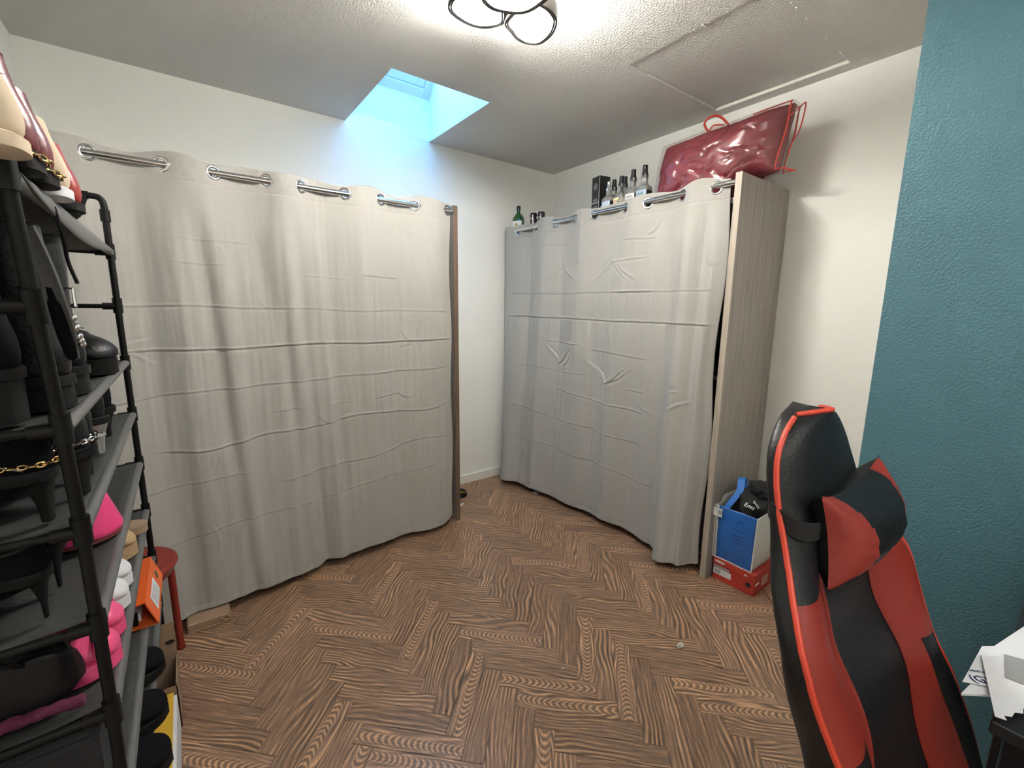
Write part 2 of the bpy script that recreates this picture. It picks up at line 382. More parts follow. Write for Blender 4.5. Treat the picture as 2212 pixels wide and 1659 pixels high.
# ceiling with the skylight opening and the hatch recess
def holed(bm, X0, X1, Y0, Y1, z0, z1, holes):
    xs = sorted({X0, X1, *[v for h in holes for v in h[:2]]}); ys = sorted({Y0, Y1, *[v for h in holes for v in h[2:]]})
    def solid(i, j):
        if i < 0 or j < 0 or i >= len(xs)-1 or j >= len(ys)-1: return False
        x = (xs[i]+xs[i+1])/2; y = (ys[j]+ys[j+1])/2
        return not any(h[0] < x < h[1] and h[2] < y < h[3] for h in holes)
    vc = {}
    def V(i, j, z):
        k = (i, j, z)
        if k not in vc: vc[k] = bm.verts.new((xs[i], ys[j], z))
        return vc[k]
    for i in range(len(xs)-1):
        for j in range(len(ys)-1):
            if not solid(i, j): continue
            bm.faces.new((V(i, j, z0), V(i, j+1, z0), V(i+1, j+1, z0), V(i+1, j, z0)))
            bm.faces.new((V(i, j, z1), V(i+1, j, z1), V(i+1, j+1, z1), V(i, j+1, z1)))
            if not solid(i-1, j): bm.faces.new((V(i, j, z0), V(i, j, z1), V(i, j+1, z1), V(i, j+1, z0)))
            if not solid(i+1, j): bm.faces.new((V(i+1, j, z0), V(i+1, j+1, z0), V(i+1, j+1, z1), V(i+1, j, z1)))
            if not solid(i, j-1): bm.faces.new((V(i, j, z0), V(i+1, j, z0), V(i+1, j, z1), V(i, j, z1)))
            if not solid(i, j+1): bm.faces.new((V(i, j+1, z0), V(i, j+1, z1), V(i+1, j+1, z1), V(i+1, j+1, z0)))
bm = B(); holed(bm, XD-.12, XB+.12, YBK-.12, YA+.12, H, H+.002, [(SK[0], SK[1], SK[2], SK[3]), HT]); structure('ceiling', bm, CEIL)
# hatch panel, recessed, with torn paint edges
ht = thing('ceiling_hatch', ((HT[0]+HT[1])/2, (HT[2]+HT[3])/2, H), 'square painted loft hatch panel recessed in the ceiling above the maroon duvet bag', 'hatch')
bm = B(); box(bm, HT[0]-.02, HT[1]+.02, HT[2]-.02, HT[3]+.02, H+.061, H+.075); obj('backing_board', bm, CEIL, ht, world=True)
for a in ((HT[0]-.012, HT[0], HT[2]-.012, HT[3]+.012), (HT[1], HT[1]+.012, HT[2]-.012, HT[3]+.012), (HT[0], HT[1], HT[2]-.012, HT[2]), (HT[0], HT[1], HT[3], HT[3]+.012)):
    bm = B(); box(bm, *a, H+.0025, H+.060); obj('frame_side', bm, TRIM if a[0] == HT[1] else CEIL, ht, world=True)  # lamp-facing side gets a lighter colour to imitate the light falling on it
bm = B(); box(bm, HT[0]+.002, HT[1]-.004, HT[2]+.002, HT[3]-.002, H+.003, H+.04, .001)
for v in bm.verts: v.co.z += .011*(v.co.x-HT[0])/(HT[1]-HT[0])
obj('panel', bm, CEIL, ht, world=True)
bm = B()
for k in range(26):
    e = random.choice([0, 1, 1, 2, 2]); t = random.random()
    x = lerp(HT[0], HT[1], t) if e else HT[0]; y = HT[3] if e == 1 else (HT[2] if e == 2 else lerp(HT[2], HT[3], t))
    s = random.uniform(.002, .006)
    box(bm, x-s*1.6, x+s*1.6, y-s*.6, y+s*.6, H-.0022, H+.001)
obj('paint_flakes', bm, TRIM, ht, world=True)['kind'] = 'stuff'
# skylight shaft
def roofz(y): return 2.70+(YA-y)*1.0
bm = B()
x0, x1, y0, y1 = SK
def quad(bm, *p, m=0):
    f = bm.faces.new([bm.verts.new(q) for q in p]); f.material_index = m; return f
T = .04
def slab(bm, prof, axis, a, b):
    # extrude polygon prof (list of 2d) along axis from a to b
    def P(q, t): return {'x': (t, q[0], q[1]), 'y': (q[0], t, q[1])}[axis]
    A = [bm.verts.new(P(q, a)) for q in prof]; Bv = [bm.verts.new(P(q, b)) for q in prof]; n = len(prof)
    bm.faces.new(A); bm.faces.new(Bv[::-1])
    for i in range(n): bm.faces.new((A[i], Bv[i], Bv[(i+1) % n], A[(i+1) % n]))
side = [(y0-T, H+.0022), (y1+T, H+.0022), (y1+T, roofz(y1)), (y0-T, roofz(y0)+T)]
slab(bm, side, 'x', x0-T, x0); slab(bm, side, 'x', x1, x1+T)
box(bm, x0-T, x1+T, y1, y1+T, H+.0022, roofz(y1)+.02); box(bm, x0-T, x1+T, y0-T, y0, H+.0022, roofz(y0)+T)
structure('trim_skylight_shaft', bm, SHAFT)
win = thing('window_1', (1.145, 2.46, 2.9), None, None, kind='structure')
nrm = Vector((0, 1, 1)).normalized(); dn = Vector((0, 1, -1)).normalized(); c0 = Vector((1.145, (y0+y1)/2, roofz((y0+y1)/2)))
fr = Matrix((Vector((1, 0, 0)), dn, -nrm)).transposed().to_4x4(); fr.translation = c0-win.location  # local x across, y down slope, z into the room
LW, LH = (x1-x0)/2+.03, (y1-y0)/2*math.sqrt(2)+.03
def frame_bm(w_, h_, t, z0, z1, bev=.002):
    bm = B()
    box(bm, -w_, -w_+t, -h_, h_, z0, z1, bev); box(bm, w_-t, w_, -h_, h_, z0, z1, bev)
    box(bm, -w_+t, w_-t, -h_, -h_+t, z0, z1, bev); box(bm, -w_+t, w_-t, h_-t, h_, z0, z1, bev)
    return bm
for nm, a in (('window_frame', (LW, LH, .075, -.05, .012)), ('sash', (LW-.080, LH-.080, .055, -.05, .004))):
    bm = frame_bm(*a); bmesh.ops.transform(bm, matrix=fr, verts=bm.verts[:]); obj(nm, bm, TRIM, win)
bm = B(); box(bm, -LW+.13, LW-.13, -LH+.13, LH-.13, -.03, -.024); bmesh.ops.transform(bm, matrix=fr, verts=bm.verts[:]); obj('glass_pane', bm, GLASS, win)
# baseboards
def baseb(name, x0, x1, y0, y1):
    bm = B(); box(bm, x0, x1, y0, y1, 0, .070, .002); structure(name, bm, TRIM)
baseb('baseboard_back', XD, XB, YA-.014, YA-.0005); baseb('baseboard_right', XB-.014, XB-.0005, YBL, YA-.014)
baseb('baseboard_left', XD+.0005, XD+.014, YBK, YA-.014)

# ------------------------------------------------------------------ ceiling lamp
lp = thing('ceiling_lamp', (LAMP.x, LAMP.y, H), 'dark ribbon LED ceiling lamp with looping petals, lit, above the herringbone floor', 'ceiling lamp')
bm = B(); lathe(bm, [(.0, -.0), (.085, 0), (.085, -.03), (.08, -.034), (0, -.034)], 32); obj('ceiling_plate', bm, LAMPW, lp, True)
bm = B(); lathe(bm, [(.0, -.034), (.032, -.034), (.032, -.085), (.028, -.09), (0, -.09)], 24); obj('hub', bm, LAMPW, lp, True)
shape = [(.025, -.055), (.035, .035), (.10, .105), (.155, .125), (.195, .075), (.205, 0), (.175, -.075), (.12, -.11), (.06, -.105)]
shape = [(.02, .045), (.085, .10), (.135, .125), (.168, .108), (.185, .055), (.168, -.03), (.13, -.09), (.075, -.095), (.03, -.05)]
def petal(rz, dz, k):
    R_ = Matrix.Rotation(rz, 3, 'Z')
    path = smooth_path([(*(R_ @ Vector((x, y, 0))).xy, dz+.018*math.sin(i*.9+k)) for i, (x, y) in enumerate(shape)], 8, loop=True)
    def ribbon(off, w_, th, z):
        bm = B(); n = len(path); rs = []
        for i, p in enumerate(path):
            t = (path[(i+1) % n]-path[i-1]); t.z = 0; t.normalize(); nn = Vector((t.y, -t.x, 0))
            c = p+nn*off+Vector((0, 0, z))
            rs.append([c+nn*th+Vector((0, 0, w_)), c-nn*th+Vector((0, 0, w_)), c-nn*th-Vector((0, 0, w_)), c+nn*th-Vector((0, 0, w_))])
        rings(bm, rs, loop=True); return bm
    a = obj('petal_frame', ribbon(0, .0215, .0036, 0), LAMPF, lp, True)
    obj('led_strip', ribbon(.0058, .016, .0018, .001), LED, a, True)
    obj('inner_trim', ribbon(.0075, .0018, .0035, -.0195), LAMPF, a, True)
petal(0.0, -.083, 0); petal(2.25, -.078, 2); petal(-2.1, -.08, 4)

# ------------------------------------------------------------------ wardrobes
def curtain(name, S0, S1, ztop, zhem, base, hem, grom, folds, creases, vees, vert, front_first, label, group, toworld, nrm_dir, seed, bunch=None):
    """s runs along the rod, d = distance from the rod towards the room"""
    NS = int((S1-S0)/.0052); NZ = 540
    gx = grom; A = .024
    def top(s):
        idx = sum(1 for q in gx if s > q)
        a = gx[idx-1] if idx > 0 else gx[0]-.24; b = gx[idx] if idx < len(gx) else gx[-1]+.22
        sign = 1 if (idx % 2 == (0 if front_first else 1)) else -1
        t = max(0, min(1, (s-a)/(b-a)))
        return sign*A*math.sin(PI*t)
    def depth(s, z):
        t = max(0.0, (ztop-z)/(ztop-zhem))
        wt = math.exp(-t*2.2)
        d = top(s)*(.12+.88*wt)
        d += table(hem, s)*(t**1.25)
        for (s0, slope, w_, a, z1, z2) in folds:
            c = s0+slope*t
            d += a*math.exp(-((s-c)/w_)**2)*sstep(z1, z1+.18, t)*(1-sstep(z2, z2+.2, t))
        d += .0050*noise.noise(Vector((s*11+seed, z*1.7, seed)))*min(1, t*6)
        d += .0026*noise.noise(Vector((s*38+seed, z*3, seed)))*min(1, t*6)
        d += .0010*noise.noise(Vector((s*95+seed, z*7, seed)))*min(1, t*6)
        return d
    def micro(s, z):
        m = 0
        for (zc, amp, sa, sb, tilt, wob) in creases:
            if sa < s < sb:
                zz = zc+tilt*(s-(sa+sb)/2)+wob*.012*noise.noise(Vector((s*3+seed, zc*9, 1)))
                x = (z-zz)/.0042
                if abs(x) < 4:
                    e = min(1, (s-sa)/.05, (sb-s)/.05)
                    m += 1.5*amp*e*(math.exp(-x*x)-.55*math.exp(-((x+1.6)/1.4)**2))
        for sv, amp in vert:
            x = (s-sv-.006*math.sin(z*3))/.0058
            if abs(x) < 4: m += amp*(math.exp(-x*x)-.5*math.exp(-((x-1.6)/1.3)**2))
        for (s0, z0_, dx, dz, amp) in vees:
            L2 = dx*dx+dz*dz; t = ((s-s0)*dx+(z-z0_)*dz)/L2
            if -.05 < t < 1.05:
                e = ((s-s0)*dz-(z-z0_)*dx)/math.sqrt(L2)+.006*math.sin(t*5)
                x = e/.0065
                if abs(x) < 4: m += 1.25*amp*max(0, 1-abs(t*1.0-.35)*1.2)*(math.exp(-x*x)-.6*math.exp(-((x+1.7)/1.4)**2))
        # header seam
        x = (z-(ztop-.095))/.004
        if abs(x) < 4: m -= .0018*math.exp(-x*x)
        x = (z-(zhem+.028))/.004
        if abs(x) < 4: m -= .0015*math.exp(-x*x)
        return m
    bm = B(); V = []
    for i in range(NS+1):
        s = S0+(S1-S0)*i/NS; col = []
        tz = ztop+.007*math.sin(s*23+seed)+.12*top(s)
        for j in range(NZ+1):
            z = lerp(zhem+.004*math.sin(s*9+seed), tz, j/NZ)
            d = depth(s, z)+micro(s, z)
            if z > ztop-.085: d += .0022*noise.noise(Vector((s*45, z*12, seed)))
            ss = s
            if bunch: ss = s+bunch(s, z)
            col.append(bm.verts.new(toworld(ss, d, z)))
        V.append(col)
    for i in range(NS):
        s = S0+(S1-S0)*(i+.5)/NS
        for j in range(NZ):
            z = lerp(zhem, ztop, (j+.5)/NZ)
            if z > ztop-.09 and any((s-q)**2+(z-(ztop-.043))**2 < .0215**2 for q in gx): continue
            bm.faces.new((V[i][j], V[i+1][j], V[i+1][j+1], V[i][j+1]))
    root = thing(name, toworld((S0+S1)/2, 0, zhem), label, 'curtain', group)
    cl = obj('cloth', bm, CLOTH, root, True, world=True, angle=180)
    sm = cl.modifiers.new('thickness', 'SOLIDIFY'); sm.thickness = .0014
    # stitches on the hem
    # grommets
    for q in gx:
        e = .004; dd = (depth(q+e, ztop-.043)-depth(q-e, ztop-.043))/(2*e)
        c = toworld(q, depth(q, ztop-.043), ztop-.043); t = (toworld(q+.01, depth(q, 1)+dd*.01, 0)-toworld(q, depth(q, 1), 0)).normalized()
        bm = B()
        n = 28
        rs = []
        for k in range(n):
            a = 2*PI*k/n; rad = t*math.cos(a)+Vector((0, 0, 1))*math.sin(a); ax = t.cross(Vector((0, 0, 1)))
            rs.append([c+rad*(.0245+.0065*math.cos(b_))+ax*.0038*math.sin(b_) for b_ in [2*PI*m_/8 for m_ in range(8)]])
        rings(bm, rs, loop=True)
        obj('grommet', bm, CHROME, root, True, world=True, angle=60)
    return root

# --- left wardrobe against the back wall
ROD1Y = 2.318; RZ = 1.902
wd = thing('wardrobe', (.45, 2.57, 0), 'wide open-front grey wood wardrobe on the back wall, under the skylight', 'wardrobe')
def panel(name, x0, x1, y0, y1, z0, z1, root, m=WOODG, bev=.001):
    bm = B(); box(bm, x0, x1, y0, y1, z0, z1, bev); return obj(name, bm, m, root, world=True)
panel('side_panel', 1.303, 1.331, 2.315, 2.80, .0005, 1.935, wd)
bm = B(); box(bm, 1.3025, 1.3315, 2.3125, 2.315, .0005, 1.935); obj('edge_band', bm, DARKW, wd, world=True)['label'] = 'brown front edge strip'
panel('side_panel', -.43, -.402, 2.335, 2.80, .0005, 1.93, wd)
panel('top_board', -.402, 1.303, 2.36, 2.80, 1.84, 1.862, wd)
panel('back_board', -.402, 1.303, 2.792, 2.80, .0005, 1.84, wd, DARKW)
panel('shelf', -.402, 1.303, 2.38, 2.79, .09, .108, wd, DARKW)
panel('shelf', .42, 1.303, 2.38, 2.79, 1.20, 1.218, wd, DARKW); panel('divider', .40, .42, 2.38, 2.79, .108, 1.84, wd, DARKW)
bm = B(); tube(bm, [(-.400, ROD1Y, RZ), (1.305, ROD1Y, RZ)], .0125, 20); obj('curtain_rod', bm, CHROME, wd, True, world=True)
bm = B(); tube(bm, [(1.292, ROD1Y, RZ), (1.3028, ROD1Y, RZ)], .017, 20); obj('rod_socket', bm, CHROME, wd, True, world=True)
g1 = [-.219, -.009, .164, .359, .502, .701, .881, 1.068, 1.268]
hem1 = [(-.42, .20), (-.25, .21), (-.11, .185), (-.02, .15), (.1, .142), (.256, .125), (.43, .09), (.53, .078), (.645, .075), (.78, .062), (.93, .048), (1.06, .062), (1.17, .06), (1.24, .03), (1.28, -.005)]
folds1 = [(-.30, .03, .05, .012, 0, 1.2), (-.12, .04, .035, -.014, .02, 1.2), (-.02, .05, .05, .020, .05, .9), (.07, .10, .032, -.022, .03, 1.1), (.16, .02, .035, .016, .1, .8), (.28, .22, .04, -.016, .12, 1.1),
          (.36, .0, .03, .014, .05, .9), (.41, .03, .028, .012, .05, .8), (.46, .04, .030, -.018, .05, 1.1), (.55, .03, .022, .010, .05, 1.2), (.60, .02, .03, -.009, 0, .7), (.76, .0, .03, .008, .05, .9), (.93, .02, .06, -.006, .1, 1.2), (1.10, .0, .06, .008, .1, 1.2), (-.05, .25, .06, .018, .55, 1.2)]
cre1 = [(1.345, .0022, -.4, 1.27, -.01, 1), (1.175, .0042, -.42, 1.29, .006, .6), (1.00, .0022, -.42, 1.27, .02, 2), (.775, .0028, -.15, 1.27, .03, 3), (.57, .0022, .3, 1.27, .05, 3), (.60, .0015, -.4, .2, .0, 2),
        (1.53, .0016, -.02, .22, -.02, 1), (1.52, .0024, .74, .98, -.03, 1), (1.50, .0012, .45, .72, -.02, 1), (1.63, .0012, .0, .30, -.02, 1), (.87, .0018, .30, .45, .02, 1), (.865, .0018, .53, .68, .05, 1), (.88, .0022, .78, .95, .12, 1), (.40, .0014, -.2, 1.25, .05, 3)]
vee1 = [(-.20, 1.178, .10, .05, .003), (-.20, 1.172, .10, -.05, .004), (1.02, 1.18, -.06, .055, .003), (1.02, 1.175, -.05, -.04, .003), (.56, .78, -.06, .03, .003), (.62, .775, .06, .04, .003), (1.0, .86, -.07, .02, .003), (.06, .70, -.05, -.06, .003), (.33, 1.35, -.04, .02, .002), (.9, 1.62, -.03, .03, .002), (.6, .45, -.03, -.15, .0025), (.03, .40, .02, -.15, .003), (.15, 1.60, .03, -.02, .002)]
ver1 = [(.335, .0010), (.565, .0022), (.60, .0016), (.805, .0018), (-.13, .0010), (1.19, .0012)]
def tw1(s, d, z): return Vector((s, ROD1Y-d, z))
def bunch1(s, z): return -.012*sstep(1.18, 1.29, s)*(.5+.5*math.sin(z*9))
curtain('curtain', -.425, 1.288, 1.945, .042, 0, hem1, g1, folds1, cre1, vee1, ver1, True, 'long greige eyelet curtain on the left wardrobe, behind the shoe rack and red stool', 'eyelet wardrobe curtains', tw1, None, 1.3, bunch1)

# --- right wardrobe against the right wall
wd2 = thing('wardrobe', (2.27, 1.9, 0), 'tall grey wood wardrobe on the right wall carrying the bottles and duvet bag', 'wardrobe')
panel('side_panel', 2.024, 2.512, 1.030, 1.058, .0005, 1.958, wd2)
bm = B(); box(bm, 2.0215, 2.024, 1.0295, 1.0585, .0005, 1.9585); obj('edge_band', bm, WOODE, wd2, world=True)['label'] = 'pale front edge strip'
panel('side_panel', 2.024, 2.50, 2.775, 2.802, .0005, 1.94, wd2)
panel('top_board', 2.06, 2.50, 1.058, 2.775, 1.84, 1.865, wd2)
panel('back_board', 2.492, 2.50, 1.058, 2.775, .0005, 1.84, wd2, DARKW)
panel('shelf', 2.07, 2.49, 1.058, 1.90, 1.585, 1.603, wd2); panel('shelf', 2.07, 2.49, 1.058, 1.90, 1.02, 1.038, wd2, DARKW); panel('shelf', 2.07, 2.49, 1.058, 1.90, .52, .538, wd2, DARKW); panel('shelf', 2.07, 2.49, 1.058, 2.775, .09, .108, wd2, DARKW)
panel('divider', 2.07, 2.49, 1.90, 1.92, .108, 1.84, wd2, DARKW)
ROD2X = 2.030; RZ2 = 1.922
bm = B(); tube(bm, [(ROD2X, 1.0578, RZ2), (ROD2X, 2.776, RZ2)], .0125, 20); obj('curtain_rod', bm, CHROME, wd2, True, world=True)
g2 = [1.148, 1.318, 1.522, 1.668, 1.897, 2.055, 2.243, 2.44, 2.642]
def tw2(s, d, z): return Vector((ROD2X-d, s, z))
hem2 = [(1.07, -.02), (1.10, .00), (1.15, .07), (1.21, .115), (1.26, .10), (1.33, .035), (1.45, -.005), (1.56, -.01), (1.72, .015), (1.97, .015), (2.22, .045), (2.45, .075), (2.62, .13), (2.70, .11), (2.74, .06), (2.79, .03)]
folds2 = [(1.12, .02, .03, .018, .0, 1.2), (1.19, .0, .028, -.020, .0, 1.2), (1.27, -.02, .04, .020, .0, 1.0), (1.38, -.02, .028, -.016, .05, 1.1), (1.44, .0, .05, .013, .02, 1.2), (1.58, .0, .05, -.010, .05, 1.1), (1.73, .0, .05, .010, .05, 1.2), (1.86, .0, .05, -.009, .05, 1.2), (2.05, -.02, .06, .010, .05, 1.2), (2.18, .0, .05, -.010, .0, 1.2), (2.32, .05, .04, .010, .0, .9), (2.48, .05, .03, -.016, .0, 1.1), (2.60, .03, .05, .014, .0, 1.2), (2.71, .0, .02, -.015, .1, 1.2)]
cre2 = [(1.46, .0024, 1.10, 2.70, .01, .6), (1.30, .0042, 1.08, 2.74, .012, .6), (1.64, .0030, 1.50, 1.78, .0, 1), (1.64, .0020, 1.95, 2.25, -.03, 1), (1.74, .0020, 1.44, 1.70, .03, 1), (1.78, .0014, 2.05, 2.45, 0, 1), (1.46, .0030, 1.46, 1.72, .0, 0), (1.14, .0026, 1.95, 2.30, .03, 1), (1.10, .0026, 1.46, 1.90, .02, 1), (.95, .0020, 1.9, 2.6, .03, 2), (.80, .0026, 1.47, 2.2, .06, 2), (.90, .0024, 1.46, 1.62, .0, 1), (.62, .0020, 1.45, 2.65, .05, 2), (.40, .0016, 1.2, 2.6, .03, 2)]
vee2 = [(1.74, 1.64, -.09, -.11, .006), (1.74, 1.64, .13, -.09, .004), (1.71, 1.62, -.13, -.10, .004), (1.78, 1.60, .12, -.06, .003), (2.17, 1.64, -.11, -.09, .005), (2.17, 1.64, .14, -.10, .005), (2.14, 1.61, -.12, -.08, .003),
        (1.75, .92, -.13, .09, .005), (1.75, .92, .10, .11, .005), (1.72, .93, -.16, .09, .003), (1.80, .95, .10, .09, .003), (2.17, 1.0, -.11, .09, .005), (2.17, 1.0, .10, .12, .005), (2.12, .99, -.08, .07, .003), (1.5, 1.76, -.07, .07, .004), (1.16, 1.60, -.05, -.05, .003), (1.18, .90, .12, -.06, .004), (1.22, .95, .10, -.02, .003), (1.5, .83, -.08, -.05, .003), (2.20, .80, -.04, -.25, .003), (2.02, .50, -.0, -.11, .004), (2.45, .60, -.02, -.1, .003), (1.45, .40, .05, -.13, .003)]
ver2 = [(1.745, .0020), (2.17, .0016), (2.0, .0014), (1.47, .0018)]
def bunch2(s, z): return .012*(1-sstep(1.07, 1.18, s))*(math.sin(z*7)+.3)-.04*(1-sstep(1.07, 1.22, s))*sstep(.9, .0, z)*0
curtain('curtain', 1.078, 2.768, 1.955, .042, 0, hem2, g2, folds2, cre2, [(a, b_, c, d, e*1.5) for a, b_, c, d, e in vee2], ver2, False, 'pale eyelet curtain with arrow-shaped creases on the right wardrobe', 'eyelet wardrobe curtains', tw2, None, 5.1, bunch2)
# things glimpsed inside / under the wardrobes
bm = B(); box(bm, -.10+.0, .055, 2.095, 2.25, .001, .040, .006); 
bx = thing('flat_box', (-.02, 2.17, 0), 'flat brown cardboard box tied with string poking out beneath the left curtain', 'box')
obj('carton', bm, CARD, bx, world=True)
bm = B(); tube(bm, smooth_path([(.046, 2.094, .010), (.03, 2.088, .018), (.02, 2.088, .030), (.036, 2.088, .036), (.050, 2.090, .022), (.04, 2.088, .010), (.0, 2.09, .006), (-.10, 2.094, .003)], 5), .0022, 6); obj('string', bm, TAN, bx, True, world=True)
bx = thing('storage_box', (2.15, 1.09+.08, .11), 'grey fabric storage box at the foot of the right wardrobe behind its curtain', 'box')
bm = B(); box(bm, 2.07, 2.42, 1.07, 1.32, .110, .34, .008); obj('fabric_body', bm, GREYF, bx, world=True)
bm = B(); box(bm, 2.066, 2.424, 1.066, 1.324, .341, .355, .004); obj('lid', bm, GREYF, bx, world=True)
for k, (z0, n, lab) in enumerate(((.54, 3, 'dark folded clothes on the lower shelf seen past the right curtain'), (1.04, 4, 'dark folded clothes on the middle shelf seen past the right curtain'), (1.605, 2, 'dark folded clothes on the top shelf seen past the right curtain'))):
    root = thing('folded_clothes', (2.25, 1.25, z0), lab, 'clothes')
    for i in range(n):
        bm = B(); box(bm, 2.10+random.uniform(0, .02), 2.40, 1.085, 1.40, z0+.002+i*.05, z0+.048+i*.05, .014); obj('garment', bm, [BLKT, GREYF, BSUE][(i+k) % 3], root, world=True)

# ------------------------------------------------------------------ bottles on the right wardrobe
ZT = 1.8655
def label_patch(bm, r, z0, z1, a0, a1, c=(0, 0, 0), sx=1, sy=1, sq=2.0, n=10, inset=.0006, mat=0):
    rs = []
    for z in (z0, z1):
        ring = []
        for k in range(n+1):
            a = lerp(a0, a1, k/n); ca, sa = math.cos(a), math.sin(a)
            if sq != 2.0:
                ca = math.copysign(abs(ca)**(2/sq), ca); sa = math.copysign(abs(sa)**(2/sq), sa)
            ring.append(Vector((c[0]+(r*sx+inset)*ca, c[1]+(r*sy+inset)*sa, z)))
        rs.append(ring)
    rings(bm, rs, cap=False, closed=False, mat=mat)
jb = thing('liqueur_bottle', (2.10, 2.735, ZT), 'flat green glass liqueur bottle with white and orange label, beside the two cans', 'bottle', rz=PI+.35)
bm = B(); lathe(bm, [(0, 0), (.040, 0), (.044, .006), (.0455, .02), (.0455, .145), (.042, .165), (.030, .183), (.017, .195), (.0125, .205), (.0125, .228), (0, .228)], 28, sx=.68, sy=1, sq=2.8); obj('glass_body', bm, GGREEN, jb, True)
bm = B(); lathe(bm, [(0, .216), (.0145, .216), (.0150, .246), (.0135, .249), (0, .249)], 20); obj('screw_cap', bm, CAPB, jb, True)
bm = B(); label_patch(bm, .0455, .02, .140, -1.0, 1.0, sx=.68, sy=1, sq=2.8, n=14)
f = obj('label', bm, LAB_W, jb, True)
bm = B(); label_patch(bm, .0455, .068, .088, -.95, .95, sx=.68, sy=1, sq=2.8, inset=.0012, n=14); obj('orange_band', bm, LAB_O, jb, True)
bm = B(); lathe(bm, [(0, 0), (.012, 0), (.012, .001), (0, .001)], 20); bmesh.ops.transform(bm, matrix=Matrix.Translation((.0325, 0, .112)) @ Matrix.Rotation(PI/2, 4, 'Y'), verts=bm.verts[:]); e = obj('emblem', bm, GOLD, jb, True)
text('lettering', 'Jägermeister', .0085, BPRINT, jb, (.0340, 0, .078), (PI/2, 0, PI/2))
text('lettering', 'Y', .015, BPRINT, jb, (.0342, 0, .112), (PI/2, 0, PI/2))
for i, (x, y, lab) in enumerate(((2.10, 2.555, 'black and red slim drink can, nearer the green bottle'), (2.115, 2.488, 'black and red slim drink can, nearer the boxed bottle'))):
    c = thing('drink_can', (x, y, ZT), lab, 'can', 'slim drink cans on the wardrobe', rz=PI+.35+.1*i)
    bm = B(); lathe(bm, [(0, .002), (.020, 0), (.0255, .007), (.0265, .012), (.0265, .155), (.0255, .160), (.0225, .167), (.0228, .170), (.021, .1705), (.020, .167), (0, .166)], 28); obj('can_body', bm, CANM, c, True)
    bm = B(); label_patch(bm, .0265, .014, .07, -1.3, 1.3, n=16); obj('red_print', bm, CANR, c, True)
    bm = B(); label_patch(bm, .0265, .02, .155, .12, .32, inset=.0009, n=4); obj('white_stripe', bm, WPRINT, c, True)
    text('lettering', 'EVO', .021, WPRINT, c, (.0275, -.006, .128), (PI/2, 0, PI/2))
def whiskey(loc, lab, labm, prt, liquid, hs=1.0, ws=1.0, capm=CAPB, body='JACK\nDANIEL\'S', rz=PI+.12, mini=False):
    b = thing('whiskey_bottle' if not mini else 'miniature_bottle', loc, lab, 'bottle', 'liquor bottles on the wardrobe', rz=rz)
    w_ = .036*ws
    bm = B()
    lathe(bm, [(0, 0), (w_*.96, 0), (w_*1.02, .004*hs), (w_*1.02, .012*hs), (w_*.98, .016*hs), (w_*.98, .135*hs), (w_, .14*hs), (w_*.9, .150*hs), (w_*.55, .163*hs), (w_*.42, .172*hs), (w_*.40, .19*hs), (w_*.45, .198*hs), (w_*.44, .212*hs), (0, .212*hs)], 32, sq=4.2)
    obj('glass_body', bm, GCLEAR, b, True)
    if liquid:
        bm = B(); lathe(bm, [(0, .006*hs), (w_*.85, .006*hs), (w_*.85, liquid*hs), (0, liquid*hs)], 24, sq=4); obj('liquor', bm, GAMB, b, True)
    bm = B(); lathe(bm, [(0, .198*hs), (w_*.47, .198*hs), (w_*.47, .215*hs), (w_*.40, .222*hs), (w_*.36, .243*hs), (w_*.38, .25*hs), (w_*.34, .253*hs), (0, .253*hs)], 20); obj('cap', bm, capm, b, True)
    bm = B(); label_patch(bm, w_*.98, .022*hs, .130*hs, -.72, .72, sq=4.2, n=12); obj('label', bm, labm, b, True)
    bm = B(); label_patch(bm, w_*.98, .022*hs, .130*hs, .85, 2.3, sq=4.2, n=12); obj('side_label', bm, BPRINT if labm is not LAB_C else LAB_C, b, True)
    text('lettering', body, .0165*ws, prt, b, (w_+.0012, 0, .105*hs), (PI/2, 0, PI/2))
    bm = B(); rs = []
    for k in range(28):
        a = 2*PI*k/28; rs.append([Vector((w_+.0010+q, (.019+dr)*ws*math.cos(a), .052*hs+(.013+dr)*hs*math.sin(a))) for q, dr in ((0, 0), (.0006, 0), (.0006, .0022), (0, .0022))])
    rings(bm, rs, loop=True); obj('label_ring', bm, prt, b)
    text('lettering', 'No.7' , .012*ws, prt, b, (w_+.0012, 0, .052*hs), (PI/2, 0, PI/2))
    text('lettering', 'TENNESSEE\nWHISKEY', .0075*ws, prt, b, (w_+.0012, 0, .032*hs), (PI/2, 0, PI/2))
    return b
gb = thing('gift_box', (2.125, 1.945, ZT), 'tall black spirit gift box with round white crest, left end of the bottle row', 'box', rz=-.21)
bm = B(); box(bm, -.038, .038, -.038, .038, 0, .275, .001); obj('carton', bm, CAPB, gb)
bm = B(); box(bm, -.039, .039, -.039, .039, .276, .282, .001); obj('lid_flap', bm, CAPB, gb)
for bd, s, z in (('JD', .018, .225), ("JACK\nDANIEL'S", .017, .14), ('150', .032, .10), ('TENNESSEE\nWHISKEY', .011, .06)): text('lettering', bd, s, WPRINT, gb, (-.0388, 0, z), (PI/2, 0, -PI/2))
bm = B(); rs = []
for k in range(28):
    a = 2*PI*k/28; rs.append([Vector((-.0385-q, (.014+dr)*math.cos(a), .225+(.017+dr)*math.sin(a))) for q, dr in ((0, 0), (.0006, 0), (.0006, .002), (0, .002))])
rings(bm, rs, loop=True); obj('crest_ring', bm, WPRINT, gb)
whiskey((2.098, 1.855, ZT), 'clear square bottle with pale blue label directly before the black gift box', LAB_B, WPRINT, .10, .93, .97, SILV)
